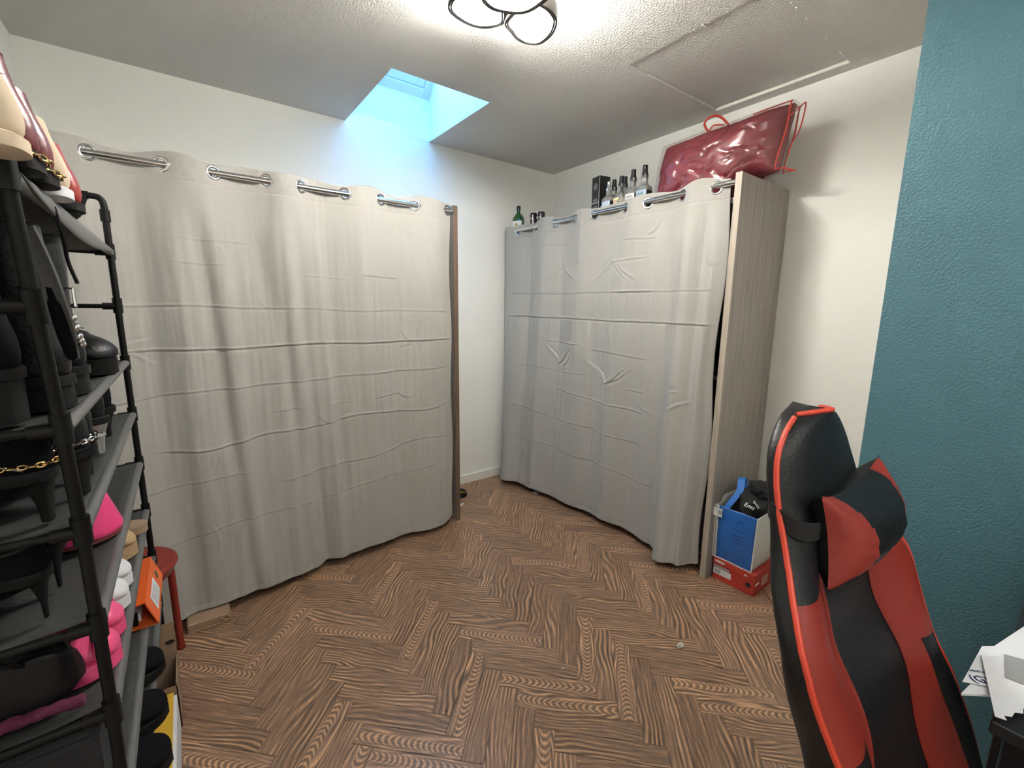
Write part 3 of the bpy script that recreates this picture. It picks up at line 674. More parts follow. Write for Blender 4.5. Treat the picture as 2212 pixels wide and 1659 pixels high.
whiskey((2.195, 1.900, ZT), 'dark capped square bottle standing behind the pale blue labelled one', LAB_W, BPRINT, .07, 1.08)
whiskey((2.118, 1.780, ZT), 'square bottle with cream yellow label and amber liquor, between blue and white labels', LAB_C, BPRINT, .09, 1.0)
whiskey((2.200, 1.822, ZT), 'square bottle mostly hidden behind the cream labelled bottle', LAB_C, BPRINT, .0, 1.08)
whiskey((2.074, 1.742, ZT+.0), 'miniature dark labelled bottle between the cream and white labelled bottles', BPRINT, WPRINT, .05, .72, .5, mini=True)
whiskey((2.130, 1.706, ZT), 'clear square bottle with white label and black neck, second from the duvet bag', LAB_W, BPRINT, .0, 1.08, 1.02)
whiskey((2.130, 1.628, ZT), 'clear square bottle with blue and white label touching the duvet bag', LAB_B, BPRINT, .0, 1.10, 1.05)

# ------------------------------------------------------------------ duvet bag
db = thing('duvet_bag', (2.255, 1.26, 1.935), 'maroon duvet packed in a clear zipped bag with red piping, topmost on the right wardrobe', 'bag')
def cushion(L, Hh, T, edge=.0, n=64, m=44, wr=None, pinch=.0, ctr=(0, 0, 0)):
    bm = B(); fr_, bk = [], []
    for side in (1, -1):
        G = []
        for i in range(n+1):
            row = []
            u = -1+2*i/n
            for j in range(m+1):
                v = -1+2*j/m
                pu = u*(1-pinch*(1-v*v)*abs(u)**3); pv = v*(1-pinch*(1-u*u)*abs(v)**3)
                th = edge+(1-edge)*((1-abs(u)**3.2)**.55)*((1-abs(v)**3.0)**.55)
                d = T*th
                if wr: d += wr(u, v, side)*min(1, th*2)
                row.append(bm.verts.new((ctr[0]-side*d, ctr[1]+pu*L, ctr[2]+pv*Hh)))
            G.append(row)
        for i in range(n):
            for j in range(m): bm.faces.new((G[i][j], G[i+1][j], G[i+1][j+1], G[i][j+1]))
        fr_.append(G)
    A, C = fr_
    for i in range(n):
        for j in (0, m): bm.faces.new((A[i][j], A[i+1][j], C[i+1][j], C[i][j]))
    for j in range(m):
        for i in (0, n): bm.faces.new((A[i][j], A[i][j+1], C[i][j+1], C[i][j]))
    bmesh.ops.remove_doubles(bm, verts=bm.verts[:], dist=1e-5)
    return bm
random.seed(11)
wrk = [(random.uniform(-.9, .8), random.uniform(-1, .8), random.uniform(-.5, .5), random.uniform(-.5, .6), random.uniform(.010, .024)) for _ in range(46)]
def wr_bag(u, v, side):
    d = .010*noise.noise(Vector((u*2.2, v*1.8, side*3)))
    for (a, b_, dx, dz, amp) in wrk:
        L2 = dx*dx+dz*dz; t = ((u-a)*dx+(v-b_)*dz)/L2
        if 0 < t < 1:
            e = ((u-a)*dz-(v-b_)*dx)/math.sqrt(L2)+.05*math.sin(t*4+a*9)
            if abs(e) < .12: d -= amp*math.sin(PI*t)*math.exp(-(e/.020)**2)
    return d
rotb = Matrix.Rotation(math.radians(-3), 4, 'X')
def tb(bm):
    # shear: the far end sits lower, the near end is taller and leans out over the cabinet side
    for v in bm.verts:
        y, z, x = v.co.y, v.co.z, v.co.x
        v.co.z = z+.008*(-y/.3)+.105*sstep(.10, .24, -y)*max(0, min(1, .5-z/.38))
        v.co.y = y+(.12*(-z))
    bmesh.ops.translate(bm, verts=bm.verts[:], vec=(.0, .02, .128)); return bm
obj('duvet', tb(cushion(.318, .186, .158, .10, wr=wr_bag, pinch=.03)), MAROON, db, True, angle=180)
def wr_pvc(u, v, side):
    return .005*noise.noise(Vector((u*4, v*4, 7+side)))+.8*wr_bag(u, v, side)
obj('vinyl_cover', tb(cushion(.326, .192, .164, .24, wr=wr_pvc, pinch=.02)), PVC, db, True, angle=60)
bm = B()
for sx in (-1, 1):
    cs = [(-.045*sx, -.322, -.188), (-.045*sx, -.322, .188), (-.045*sx, .322, .188), (-.045*sx, .322, -.188)]
    P = []
    for a, b_ in zip(cs[:2], cs[1:3]):
        for k in range(9): P.append(Vector(a).lerp(Vector(b_), k/8*(.999 if a[2] < 0 else .25))+Vector((0, .004*math.sin(k), 0)))
    tube(bm, P, .0034, 7)
tube(bm, smooth_path([(-.05, -.325, .10), (-.02, -.345, .14), (0, -.36, .17), (.03, -.35, .05), (.04, -.325, -.02)], 5), .003, 7)
obj('red_piping', tb(bm), CORD, db, True)['label'] = 'red piping'
bm = B(); tube(bm, smooth_path([(-.02, .07, .185), (-.03, .10, .235), (-.02, .07, .262), (-.02, .02, .24), (-.02, -.03, .19)], 6), .0055, 8); tube(bm, smooth_path([(-.03, .065, .188), (-.04, .04, .205), (-.03, -.01, .195)], 6), .004, 8)
obj('carry_loop', tb(bm), CORD, db, True)
bm = B(); tube(bm, smooth_path([(-.05, -.322, -.185), (-.04, -.36, -.19), (.0, -.385, -.20), (.03, -.375, -.19), (.04, -.335, -.185)], 6), .0035, 8); obj('corner_loop', tb(bm), CORD, db, True)

# ------------------------------------------------------------------ blue shopping bag and shoe box
sb = thing('shoe_box', (2.24, .93, 0), 'red lidded cardboard shoe box on the floor under the blue and white shopping bag', 'box')
X0, X1, Y0, Y1 = 2.072, 2.40, .812, 1.020
bm = B(); box(bm, X0+.003, X1-.003, Y0+.003, Y1-.003, .0006, .085, .001); obj('box_body', bm, PUMR, sb, world=True)
bm = B(); box(bm, X0, X1, Y0, Y1, .080, .115, .0015); obj('lid', bm, PUMR, sb, world=True)
def flatquad(name, pts, m, root, label=None):
    bm = B(); bm.faces.new([bm.verts.new(p) for p in pts]); o = obj(name, bm, m, root, world=True)
    if label: o['label'] = label
    return o
def facing_left(name, x, ya, yb, za, zb, m, root, label=None): return flatquad(name, [(x, ya, za), (x, yb, za), (x, yb, zb), (x, ya, zb)], m, root, label)
facing_left('barcode_label', X0+.0022, 1.015, .925, .030, .062, WPRINT, sb)
facing_left('name_label', X0+.0021, 1.015, .935, .064, .078, GPRINT, sb)
for k in range(9): facing_left('bar', X0+.0018, 1.008-.0035*k, 1.0062-.0035*k, .036, .057, BPRINT, sb)
text('lettering', '4  5', .010, BPRINT, sb, (X0+.0016, .962, .046), (PI/2, 0, -PI/2), world=True)
bm = B(); lathe(bm, [(0, 0), (.012, 0), (.012, .0006), (0, .0006)], 20, sx=1, sy=1.1)
bmesh.ops.transform(bm, matrix=Matrix.Translation((X0+.0015, .842, .050)) @ Matrix.Rotation(PI/2, 4, 'Y'), verts=bm.verts[:]); obj('finger_hole', bm, BPRINT, sb, world=True)
bm = B(); lathe(bm, [(0, 0), (.026, 0), (.026, .0006), (0, .0006)], 24, sx=.26, sy=1, sq=3)
bmesh.ops.transform(bm, matrix=Matrix.Translation((X0-.0006, .985, .100)) @ Matrix.Rotation(PI/2, 4, 'Y'), verts=bm.verts[:]); obj('oval_badge', bm, WPRINT, sb, world=True)
text('lettering', 'SOFTFOAM+', .0082, PUMR, sb, (X0-.0016, .985, .100), (PI/2, 0, -PI/2), world=True)
bm = B()  # leaping mark
P = [(0, 0), (.010, -.002), (.016, .006), (.013, .008), (.009, .002), (.004, .004), (.001, .012), (-.003, .014), (-.001, .006)]
bm.faces.new([bm.verts.new((X0-.0008, .862-a, .098-b_)) for a, b_ in P]); obj('leaping_mark', bm, WPRINT, sb, world=True)
bm = B(); lathe(bm, [(0, 0), (.021, 0), (.021, .0006), (0, .0006)], 24, sx=1, sy=.28, sq=3)
bmesh.ops.transform(bm, matrix=Matrix.Translation((2.104, Y0+.0022, .058)) @ Matrix.Rotation(PI/2, 4, 'X'), verts=bm.verts[:]); obj('oval_badge', bm, WPRINT, sb, world=True)
text('lettering', 'SOFTFOAM+\nSOFTFOAM+\nSOFTFOAM+\nSOFTFOAM+', .0125, WPRINT, sb, (2.185, Y0+.0018, .052), (PI/2, 0, 0), world=True)

bagT = thing('shopping_bag', (2.2, .92, .116), 'blue and white woven plastic shopping bag standing on the red shoe box', 'bag')
def bag_ring(z, t):
    ex = .012*math.sin(t*6)+.006*t
    x0, x1, y0, y1 = 2.078-.018*t, 2.35+.0*t, .838-.012*t, 1.028-.003*t
    return x0, x1, y0, y1
def bag_pts(z, t, n=12):
    x0, x1, y0, y1 = bag_ring(z, t); P = []
    cor = [(x0, y1), (x0, y0), (x1, y0), (x1, y1)]
    for a, b_ in zip(cor, cor[1:]+cor[:1]):
        for k in range(n):
            q = k/n; x = lerp(a[0], b_[0], q); y = lerp(a[1], b_[1], q)
            bul = .012*math.sin(PI*q)*math.sin(PI*min(1, t*1.05))+.006*noise.noise(Vector((x*14, y*14, z*12)))*math.sin(PI*q)
            if a[0] == b_[0]: x += -bul if a[0] < 2.2 else bul
            else: y += -bul*.8 if a[1] < .9 else bul*.0
            P.append(Vector((x, y, z)))
    return P
NZ = 24; R = [bag_pts(.117+.285*k/NZ, k/NZ) for k in range(NZ+1)]
for p in R[-1]:
    p.z += (.03 if p.y > 1.0 and p.x > 2.12 else 0)
def ring_part(name, ks, m, off=0, zr=(0, NZ)):
    bm = B(); n = len(R[0]); vv = {}
    def V(i, k):
        if (i, k) not in vv:
            p = R[i][k % n]; c = Vector((2.21, .93, p.z)); vv[(i, k)] = bm.verts.new(p+(p-c).normalized()*off)
        return vv[(i, k)]
    for i in range(zr[0], zr[1]):
        for k in ks: bm.faces.new((V(i, k), V(i, k+1), V(i+1, k+1), V(i+1, k)))
    o = obj(name, bm, m, bagT, True, world=True, angle=70); s_ = o.modifiers.new('t', 'SOLIDIFY'); s_.thickness = .0012; s_.offset = 1; return o
ring_part('front_panel', range(1, 12), IKEAB); ring_part('gusset', range(12, 24), BAGW); ring_part('back_panel', range(24, 36), BAGW); ring_part('gusset', list(range(36, 48))+[0], BAGW)
bm = B(); bm.faces.new([bm.verts.new(p) for p in R[0]]); obj('bottom', bm, BAGW, bagT, world=True)
for k in (0.0, 12):
    bm = B(); tube(bm, [R[i][int(k)]+Vector((-.001, -.001 if k else .001, 0)) for i in range(NZ+1)], .0026, 6, flat=1); obj('seam', bm, WPRINT, bagT, True, world=True)
bm = B(); tube(bm, [R[0][k]+Vector((-.0015, 0, .001)) for k in range(0, 13)], .0022, 6); obj('seam', bm, WPRINT, bagT, True, world=True)
facing_left('tag_label', 2.048, 1.03, .985, .348, .392, WPRINT, bagT)
for k in range(6):
    y = 1.005-.0035*k; facing_left('tag_stroke', 2.0474, y, y-.0016, .356+.004*(k % 3), .384-.003*(k % 2), BPRINT, bagT)
bm = B(); rs = []
for k in range(15):
    a = -.4+(PI+.8)*k/14
    rs.append([Vector((2.047, .895+(.010+dr)*math.cos(a), .352+(.010+dr)*math.sin(a))) for dr in (0, .004)])
for a, b_ in zip(rs, rs[1:]):
    bm.faces.new([bm.verts.new(p) for p in (a[0], a[1], b_[1], b_[0])])
obj('round_logo', bm, NPRINT, bagT, world=True)
text('lettering', 'PARIS', .022, NPRINT, bagT, (2.0455, .90, .315), (PI/2, 0, -PI/2), world=True)
for z in (.285, .265, .25): facing_left('print_line', 2.046, .925, .875, z, z+.004, NPRINT, bagT)
def strap(name, pts, wv, m, root, th=.0018):
    pts = smooth_path(pts, 7); wv = Vector(wv)*.5; bm = B(); rs = []
    for i, p in enumerate(pts):
        t = (pts[min(i+1, len(pts)-1)]-pts[max(i-1, 0)]).normalized(); nn = t.cross(wv).normalized()*th
        rs.append([p+wv+nn, p-wv+nn, p-wv-nn, p+wv-nn])
    rings(bm, rs); return obj(name, bm, m, root, True, world=True)
strap('handle', [(2.068, .985, .385), (2.09, .965, .43), (2.14, .955, .475), (2.17, .965, .52), (2.19, .97, .528), (2.20, .965, .50), (2.17, .945, .44), (2.16, .93, .40)], (.012, -.030, .006), STRAP, bagT)
ct = thing('black_clothing', (2.22, .92, .38), 'bundle of black clothing with white lettering stuffed in the shopping bag', 'clothes')
bm = B(); bmesh.ops.create_icosphere(bm, subdivisions=4, radius=1)
for v in bm.verts:
    n_ = noise.noise(v.co*1.6+Vector((4, 2, 1)))*.28+noise.noise(v.co*4)*.10
    v.co = Vector((v.co.x*.115, v.co.y*.078, v.co.z*.095))*(1+n_)+Vector((2.215, .925, .395))
obj('fabric', bm, BLKT, ct, True, world=True, angle=180)
bm = B(); bmesh.ops.create_icosphere(bm, subdivisions=4, radius=1)
for v in bm.verts:
    n_ = noise.noise(v.co*1.9+Vector((1, 7, 3)))*.3+noise.noise(v.co*4)*.08
    v.co = Vector((v.co.x*.07, v.co.y*.055, v.co.z*.045))*(1+n_)+Vector((2.24, .90, .475))
obj('hood', bm, BLKT, ct, True, world=True, angle=180)
text('lettering', 'Emu', .030, WPRINT, ct, (2.100, .885, .432), (PI/2-.75, 0, -PI/2-.2), world=True)
text('lettering', 'sport', .020, WPRINT, ct, (2.118, .862, .445), (PI/2-.75, .5, -PI/2-.5), world=True)

# ------------------------------------------------------------------ shoe rack
RX, RB = -.150, -.425; YF = 1.78
def yn(z): return table([(.0, .83), (.4, .86), (.7, .885), (1.0, .88), (1.18, .86), (1.5, .795), (1.66, .78)], z)
rk = thing('shoe_rack', (-.29, 1.33, 0), 'tall black tube shoe rack with grey fabric shelves along the left wall', 'shoe rack')
LV = [1.503, 1.347, 1.175, 1.012, .850, .690, .525, .360]
def cyl(bm, a, b_, r, n=12): tube(bm, [a, b_], r, n)
zs = [0.0]+LV[::-1]+[1.62]
def pole(xf, yf, label=None):
    bm = B(); tube(bm, [(xf, yf(z), z if z > 0 else .001) for z in zs[:-1]]+[(xf, yf(1.62), 1.62)], .0085, 12)
    for z in LV:
        for a, b_ in ((z-.020, z+.024),): cyl(bm, (xf, yf(a), a), (xf, yf(b_), b_), .0118)
    return obj('post', bm, BLACK, rk, True, world=True)
for xf in (RX, RB):
    pole(xf, lambda z: YF); pole(xf, yn)
for yy in (lambda z: YF, yn):
    y = yy(1.62); bm = B()
    tube(bm, smooth_path([(RX, y, 1.60), (RX, y, 1.635), (RX-.006, y, 1.652), (RX-.028, y, 1.658), (-.29, y, 1.658), (RB+.028, y, 1.658), (RB+.006, y, 1.652), (RB, y, 1.635), (RB, y, 1.60)], 4), .0085, 12)
    for s_ in (RX, RB): cyl(bm, (s_, y, 1.59), (s_, y, 1.622), .0118)
    d_ = -1 if True else 1
    cyl(bm, (RX-.03, y, 1.658), (RX-.055, y, 1.658), .0112)
    obj('top_rail', bm, BLACK, rk, True, world=True)
    for z in LV:
        y = yy(z); bm = B(); cyl(bm, (RX-.006, y, z), (RB+.006, y, z), .0065)
        for a in (RX, RB): s_ = 1 if a == RB else -1; cyl(bm, (a+.006*s_, y, z), (a+.034*s_, y, z), .0102)
        obj('rung', bm, BLACK, rk, True, world=True)
for z in LV:
    if abs(z-1.347) < .01: continue
    ya, yb = yn(z)+.012, YF-.012
    for xx, nm in ((RX, 'shelf_rod'), (RB, 'shelf_rod')):
        bm = B(); tube(bm, [(xx, ya-.004, z), (xx, yb+.004, z)], .0098, 14)
        tube(bm, [(xx, ya+.001, z), (xx, ya+.004, z)], .0108, 14)
        obj(nm, bm, RODF, rk, True, world=True)
    bm = B(); n, m_ = 30, 12; G = []
    sag = .028 if z > 1.45 else .012
    for i in range(n+1):
        y = lerp(ya, yb, i/n); row = []
        for j in range(m_+1):
            x = lerp(RX, RB, j/m_)
            e = math.sin(PI*j/m_)
            row.append(bm.verts.new((x, y, z+.009*(1-e)-sag*.5*e*max(0, math.sin(PI*i/n))**.5+.003*noise.noise(Vector((x*12, y*14, z*9)))*e)))
        G.append(row)
    for i in range(n):
        for j in range(m_): bm.faces.new((G[i][j], G[i+1][j], G[i+1][j+1], G[i][j+1]))
    o = obj('shelf_fabric', bm, GREYF, rk, True, world=True, angle=180); s_ = o.modifiers.new('t', 'SOLIDIFY'); s_.thickness = .002
# the top shelf's sagging front flap
bm = B(); n = 30; G = []
for i in range(n+1):
    y = lerp(yn(1.5)+.012, YF-.012, i/n); t = i/n; dz = .042*max(0, math.sin(PI*t))**.8*(1-t*.4)
    G.append([bm.verts.new((RX+.0105+.004*k*(1-k), y, 1.507-dz*k+.0)) for k in (0, .33, .66, 1)])
for i in range(n):
    for j in range(3): bm.faces.new((G[i][j], G[i+1][j], G[i+1][j+1], G[i][j+1]))
o = obj('front_flap', bm, RODF, rk, True, world=True, angle=180); s_ = o.modifiers.new('t', 'SOLIDIFY'); s_.thickness = .002

# ------------------------------------------------------------------ footwear
def shoe(name, loc, rz, label, mt, L=.25, Hs=.15, width=.04, heel=0.0, sole=.012, solem=None, heelw=.03, cat='boot', platform=0.0, toe=1.0, group=None, laces=None, low=False, heelm=None, shaftr=1.0, blockl=.06, lean=0, zs=1.0):
    """toe points to local +x, heel back at x=0; returns root"""
    solem = solem or BRUB
    root = thing(name, loc, label, cat, group, rz=rz)
    k = L/.27
    def lift(x): return heel*(1-sstep(.06*k, .185*k, x))+platform
    def gz(x): return lift(x)+sole
    if low:
        F = [(.085, .075), (.095, .070), (.12, .066), (.15, .060), (.18, .052), (.21, .046), (.24, .040), (.26, .030), (.269, .018), (.271, .008)]
        Bk = [(.012, .078), (.006, .060), (.002, .040), (.002, .018), (.01, .003), (.06, 0), (.13, 0), (.19, 0), (.235, 0), (.255, .002)]
        Wd = [.030, .031, .031, .032, .033, .036, .039, .040, .030, .018]
    else:
        F = [(.125*1, Hs), (.123, Hs*.80), (.118, max(.13, Hs*.6)), (.118, .118), (.128, .102), (.150, .085), (.178, .070), (.21, .060), (.24, .050), (.26, .036), (.269, .020), (.271, .008)]
        Bk = [(.015, Hs), (.012, Hs*.78), (.014, max(.10, Hs*.5)), (.010, .075), (.002, .045), (.001, .018), (.012, .002), (.07, 0), (.15, 0), (.205, 0), (.24, 0), (.258, .002)]
        Wd = [.038*shaftr, .037*shaftr, .034, .032, .032, .033, .036, .040, .041, .040, .031, .018]
    rs = []; n = 18
    # resample with smooth interpolation
    Fp = smooth_path([(x*k, 0, z*zs+gz(x*k)) for x, z in F], 3); Bp = smooth_path([(x*k, 0, z*zs+gz(x*k)) for x, z in Bk], 3)
    Wp = smooth_path([(w_*width/.04, 0, 0) for w_ in Wd], 3)
    for f_, b_, w_ in zip(Fp, Bp, Wp):
        c = (f_+b_)/2; a = (f_-b_)/2; ring = []
        for q in range(n):
            t = 2*PI*q/n; ct, st = math.cos(t), math.sin(t)
            ct = math.copysign(abs(ct)**.82, ct); st = math.copysign(abs(st)**.82, st)
            ring.append(c+a*ct+Vector((0, w_.x*st, 0)))
        rs.append(ring)
    bm = B(); rings(bm, rs)
    if lean:
        for v in bm.verts: v.co.x += lean*max(0, v.co.z-.03)
    obj('upper', bm, mt, root, True, angle=70)
    # opening of the shaft
    c = (Fp[0]+Bp[0])/2; a = (Fp[0]-Bp[0])/2; bm = B()
    pts = [c+a*.97*math.cos(2*PI*q/20)+Vector((0, Wp[0].x*.97*math.sin(2*PI*q/20), .001)) for q in range(20)]
    if lean: pts = [p+Vector((lean*max(0, p.z-.03), 0, 0)) for p in pts]
    tube(bm, pts, .0026, 6, loop=True); bm.faces.new([bm.verts.new(p+Vector((0, 0, .0005))) for p in pts]); obj('collar', bm, mt if not low else GREYF, root, True)
    # sole
    outl = [(0, .0), (.004, .02), (.02, .030), (.06, .031), (.11, .031), (.16, .037), (.20, .042), (.235, .038), (.26, .022), (.270*toe if toe > 1 else .272, .0)]
    sp = smooth_path([(x*k, y*width/.04*1.06, 0) for x, y in outl], 3); loop_ = sp+[Vector((p.x, -p.y, 0)) for p in sp[-2:0:-1]]
    rs = []
    for dz, o_ in ((0, .96), (.002, 1.0), (sole+platform+.004, 1.0), (sole+platform+.006, .97)):
        rs.append([Vector(((p.x-.13*k)*o_+.13*k, p.y*o_, lift(p.x)-platform+dz)) for p in loop_])
    bm = B(); rings(bm, rs); obj('sole', bm, solem, root, True, angle=50)
    if heel > .012:
        bl = blockl*k; tp = heelw
        bm = B(); rs = []
        for z, s_ in ((heel+.006, 1.0), (heel*.75, lerp(1, tp/.03, .55)), (heel*.4, lerp(1, tp/.03, .9)), (.0005, tp/.03)):
            cx = .004+bl*.5*s_+(1-s_)*.010
            rs.append([Vector((cx+bl*.5*s_*math.copysign(abs(math.cos(t))**.6, math.cos(t)), .029*width/.04*s_*math.copysign(abs(math.sin(t))**.6, math.sin(t)), z)) for t in [2*PI*q/16 for q in range(16)]])
        rings(bm, rs); obj('heel', bm, heelm or solem, root, True, angle=50)
    if laces:
        bm = B()
        for q in range(5):
            t = q/4; x = lerp(.13, .19, t)*k if not low else lerp(.11, .18, t)*k; z = (lerp(.108, .068, t) if not low else lerp(.070, .054, t))+gz(x)
            tube(bm, [(x, -.018, z-.003), (x+.004, 0, z+.004), (x, .018, z-.003)], .0024, 6)
        obj('laces', bm, laces, root, True)
    return root
def chain(root, pts, m=GOLD, r=.0014, R_=.0042):
    P = smooth_path(pts, 6); bm = B(); acc = 0; last = P[0]; k = 0
    for p in P[1:]:
        if (p-last).length > .0062:
            t = (p-last).normalized(); nn = Vector((0, 0, 1)) if k % 2 else t.cross(Vector((0, 0, 1))).normalized()
            tube(bm, [p+t*R_*1.25*math.cos(a)+nn*R_*.8*math.sin(a) for a in [2*PI*q/10 for q in range(10)]], r, 5, loop=True); last = p; k += 1
    return obj('chain', bm, m, root, True)
D = math.radians
T9 = 1.513
rz = D(-60)
def toe_at(x, y, rz, L): return (x-L*math.cos(rz), y-L*math.sin(rz))
def place(name, tx, ty, z, rz, label, m, L=.24, **k):
    x, y = toe_at(tx, ty, rz, L); return shoe(name, (x, y, z), rz, label, m, L=L, **k)
def heel_out(nm, x, y, z, a, lab, m, **k): return shoe(nm, (x, y, z), D(a), lab, m, **k)
gk = 'boots on the top rack shelf'
heel_out('ankle_boot', -.118, .745, T9, 178, 'cream suede ankle boot nearest the front post on the top rack shelf', CREAM, L=.26, Hs=.125, width=.042, solem=CREAM, group=gk, lean=.10)
for y, lab, h_ in ((.838, 'burgundy leather ankle boot with gold chain, taller shaft, top rack shelf', .112), (.920, 'burgundy leather ankle boot behind the chained one on the top rack shelf', .098)):
    b1 = heel_out('ankle_boot', -.122, y, T9, 176, lab, BURG, L=.25, Hs=h_, width=.036, solem=BRUB, group=gk, sole=.020, lean=.08, heel=.0)
    chain(b1, [(.10, .040, .018), (.05, .040, .020), (.012, .030, .020), (-.004, .0, .018), (.012, -.030, .016), (.05, -.040, .016), (.10, -.040, .018)])
    bm = B(); tube(bm, [(.018, .0, .05), (.030, .0, .10), (.036, .0, h_+.018)], .0028, 6); obj('back_seam', bm, BURG, b1, True)
heel_out('ankle_boot', -.120, 1.010, T9, 175, 'off-white suede ankle boot between the burgundy and the red boots', CREAM, L=.26, Hs=.100, width=.040, solem=SNK, group=gk, lean=.08)
heel_out('ankle_boot', -.122, 1.130, T9, 172, 'red leather ankle boot with black laces, last on the top rack shelf', REDL, L=.26, Hs=.080, width=.038, solem=BRUB, group=gk, laces=BLEA, lean=.1, low=False)
bm = B(); r_ = thing('black_hat', (-.24, 1.36, T9+.0), 'crumpled black knitted hat at the far end of the top rack shelf', 'hat')
bmesh.ops.create_icosphere(bm, subdivisions=4, radius=1)
for v in bm.verts:
    v.co = Vector((v.co.x*.09, v.co.y*.10, max(v.co.z, -.75)*.065+.052))*(1+.22*noise.noise(v.co*2.3))
obj('knit', bm, BSUE, r_, True, angle=180)
bm = B(); tube(bm, smooth_path([(.06, -.08, .03), (.075, -.10, .06), (.09, -.085, .045), (.085, -.07, .03), (.06, -.07, .04)], 5), .003, 6); obj('cord_loop', bm, BLEA, r_, True)
# shelf 1.175 (boots reach through the open tier)
T7 = 1.186
place('tall_boot', -.175+.0, .90, T7, D(-80), 'big black boot with wide block heel at the near end of the second shelf', BSUE, L=.24, Hs=.25, width=.044, heel=.055, group='black boots on the second rack shelf') if False else None
shoe('tall_boot', (-.185, .895, T7), D(172), 'big black suede boot with block heel, nearest the front post', BSUE, L=.22, Hs=.24, width=.042, heel=.060, group='black boots on the second rack shelf', heelw=.029)
shoe('tall_boot', (-.150, .985, T7), D(166), 'black boot seen from its heel counter, left of the pair beside the front post', BLEA, L=.25, Hs=.235, width=.042, heel=.035, group='black boots on the second rack shelf', heelw=.031, blockl=.075, shaftr=1.0)
shoe('tall_boot', (-.150, 1.125, T7), D(164), 'black boot seen from its heel counter, right of the pair, beside the lace-up boot', BLEA, L=.25, Hs=.235, width=.042, heel=.035, group='black boots on the second rack shelf', heelw=.031, blockl=.075, shaftr=1.0)
cb = place('combat_boot', -.150, 1.40, T7, D(-50), 'shiny black lace-up boot with thick ridged sole at the far end of the second shelf', BLEA, L=.25, Hs=.19, width=.044, platform=.020, sole=.014, group='black boots on the second rack shelf', laces=SILV)
place('combat_boot', -.185, 1.695, T7, D(-12), 'tall black open-topped boot standing behind the shiny lace-up boot', BSUE, L=.25, Hs=.23, width=.044, platform=.012, group='black boots on the second rack shelf')
# hanging studded sandal
hs = thing('studded_sandal', (-.135, .93, 1.27), 'black sandal with grey strap and silver studs hanging over the near rack post', 'sandal')
pts = smooth_path([(-.146, .825, 1.445), (-.138, .845, 1.40), (-.134, .870, 1.35), (-.134, .90, 1.31), (-.138, .925, 1.285), (-.140, .945, 1.26)], 6)
strap('grey_strap', [tuple(p) for p in pts[::4]], (.018, -.016, .004), RODF, hs)
bm = B(); P = smooth_path([(-.138, .865, 1.375), (-.138, .880, 1.34), (-.138, .90, 1.31), (-.138, .925, 1.285), (-.139, .945, 1.272)], 6)
tube(bm, P, [.006]*4+[.0085]*(len(P)-8)+[.008, .007, .006, .004], 12, flat=1.5); obj('sole', bm, BSUE, hs, True, world=True)
for t in (10, 13, 16, 18, 20):
    if t < len(P):
        bm = B(); bmesh.ops.create_icosphere(bm, subdivisions=2, radius=.0052); bmesh.ops.translate(bm, verts=bm.verts[:], vec=P[t]+Vector((.014, -.010, .012))); obj('stud', bm, SILV, hs, True, world=True)
bm = B(); c = P[6]+Vector((.012, -.012, .020)); tube(bm, [c+Vector((.009*a, -.004*a, .012*b_)) for a, b_ in ((-1, -1), (1, -1), (1, 1), (-1, 1))], .0024, 6, loop=True); obj('buckle', bm, SILV, hs, True, world=True)
bm = B(); tube(bm, smooth_path([(-.14, .98, 1.497), (-.137, 1.0, 1.45), (-.139, 1.02, 1.42), (-.133, 1.03, 1.385)], 6), .0028, 6); o = obj('loose_lace', bm, BLEA, None, True); tag(o, 'loose black lace dangling under the top rack shelf', 'lace')
# shelf 1.012
T6 = 1.023
hb = [(-.175, .925, 168, 'black heeled boot at the near end of the third shelf, left of the front post', .105, BSUE, GOLD, None),
      (-.150, 1.02, 150, 'black heeled ankle boot with silver chain, just right of the front post', .070, BLEA, SILV, None),
      (-.160, 1.13, 145, 'black heeled ankle boot with textured panel and slim heel, middle of the third shelf', .085, BLEA, None, None),
      (-.160, 1.29, 140, 'black zipped ankle boot with glittering silver heel, third shelf', .080, BLEA, None, SILV),
      (-.165, 1.45, 138, 'black zipped ankle boot beneath the shiny lace-up boot, third shelf', .060, BSUE, None, None)]
for x, y, a, lab, hl, m, ch, hm in hb:
    r_ = shoe('heeled_boot', (x, y, T6), D(a), lab, m, L=.215, low=True, zs=.80, width=.036, heel=min(hl, .066), heelw=.011, group='heeled ankle boots on the third rack shelf', heelm=hm, blockl=.045)
    hl = min(hl, .066)
    if ch: chain(r_, [(.06, .036, hl+.03), (.0, .034, hl+.032), (-.012, .0, hl+.035), (.0, -.034, hl+.032), (.06, -.038, hl+.03)], ch)
    bm = B(); tube(bm, smooth_path([(.02, .033, hl+.025), (.05, .034, hl+.036), (.06, .032, hl+.048), (.07, .030, hl+.058)], 4), .0022, 6); obj('zip', bm, GOLD if not ch else SILV, r_, True)
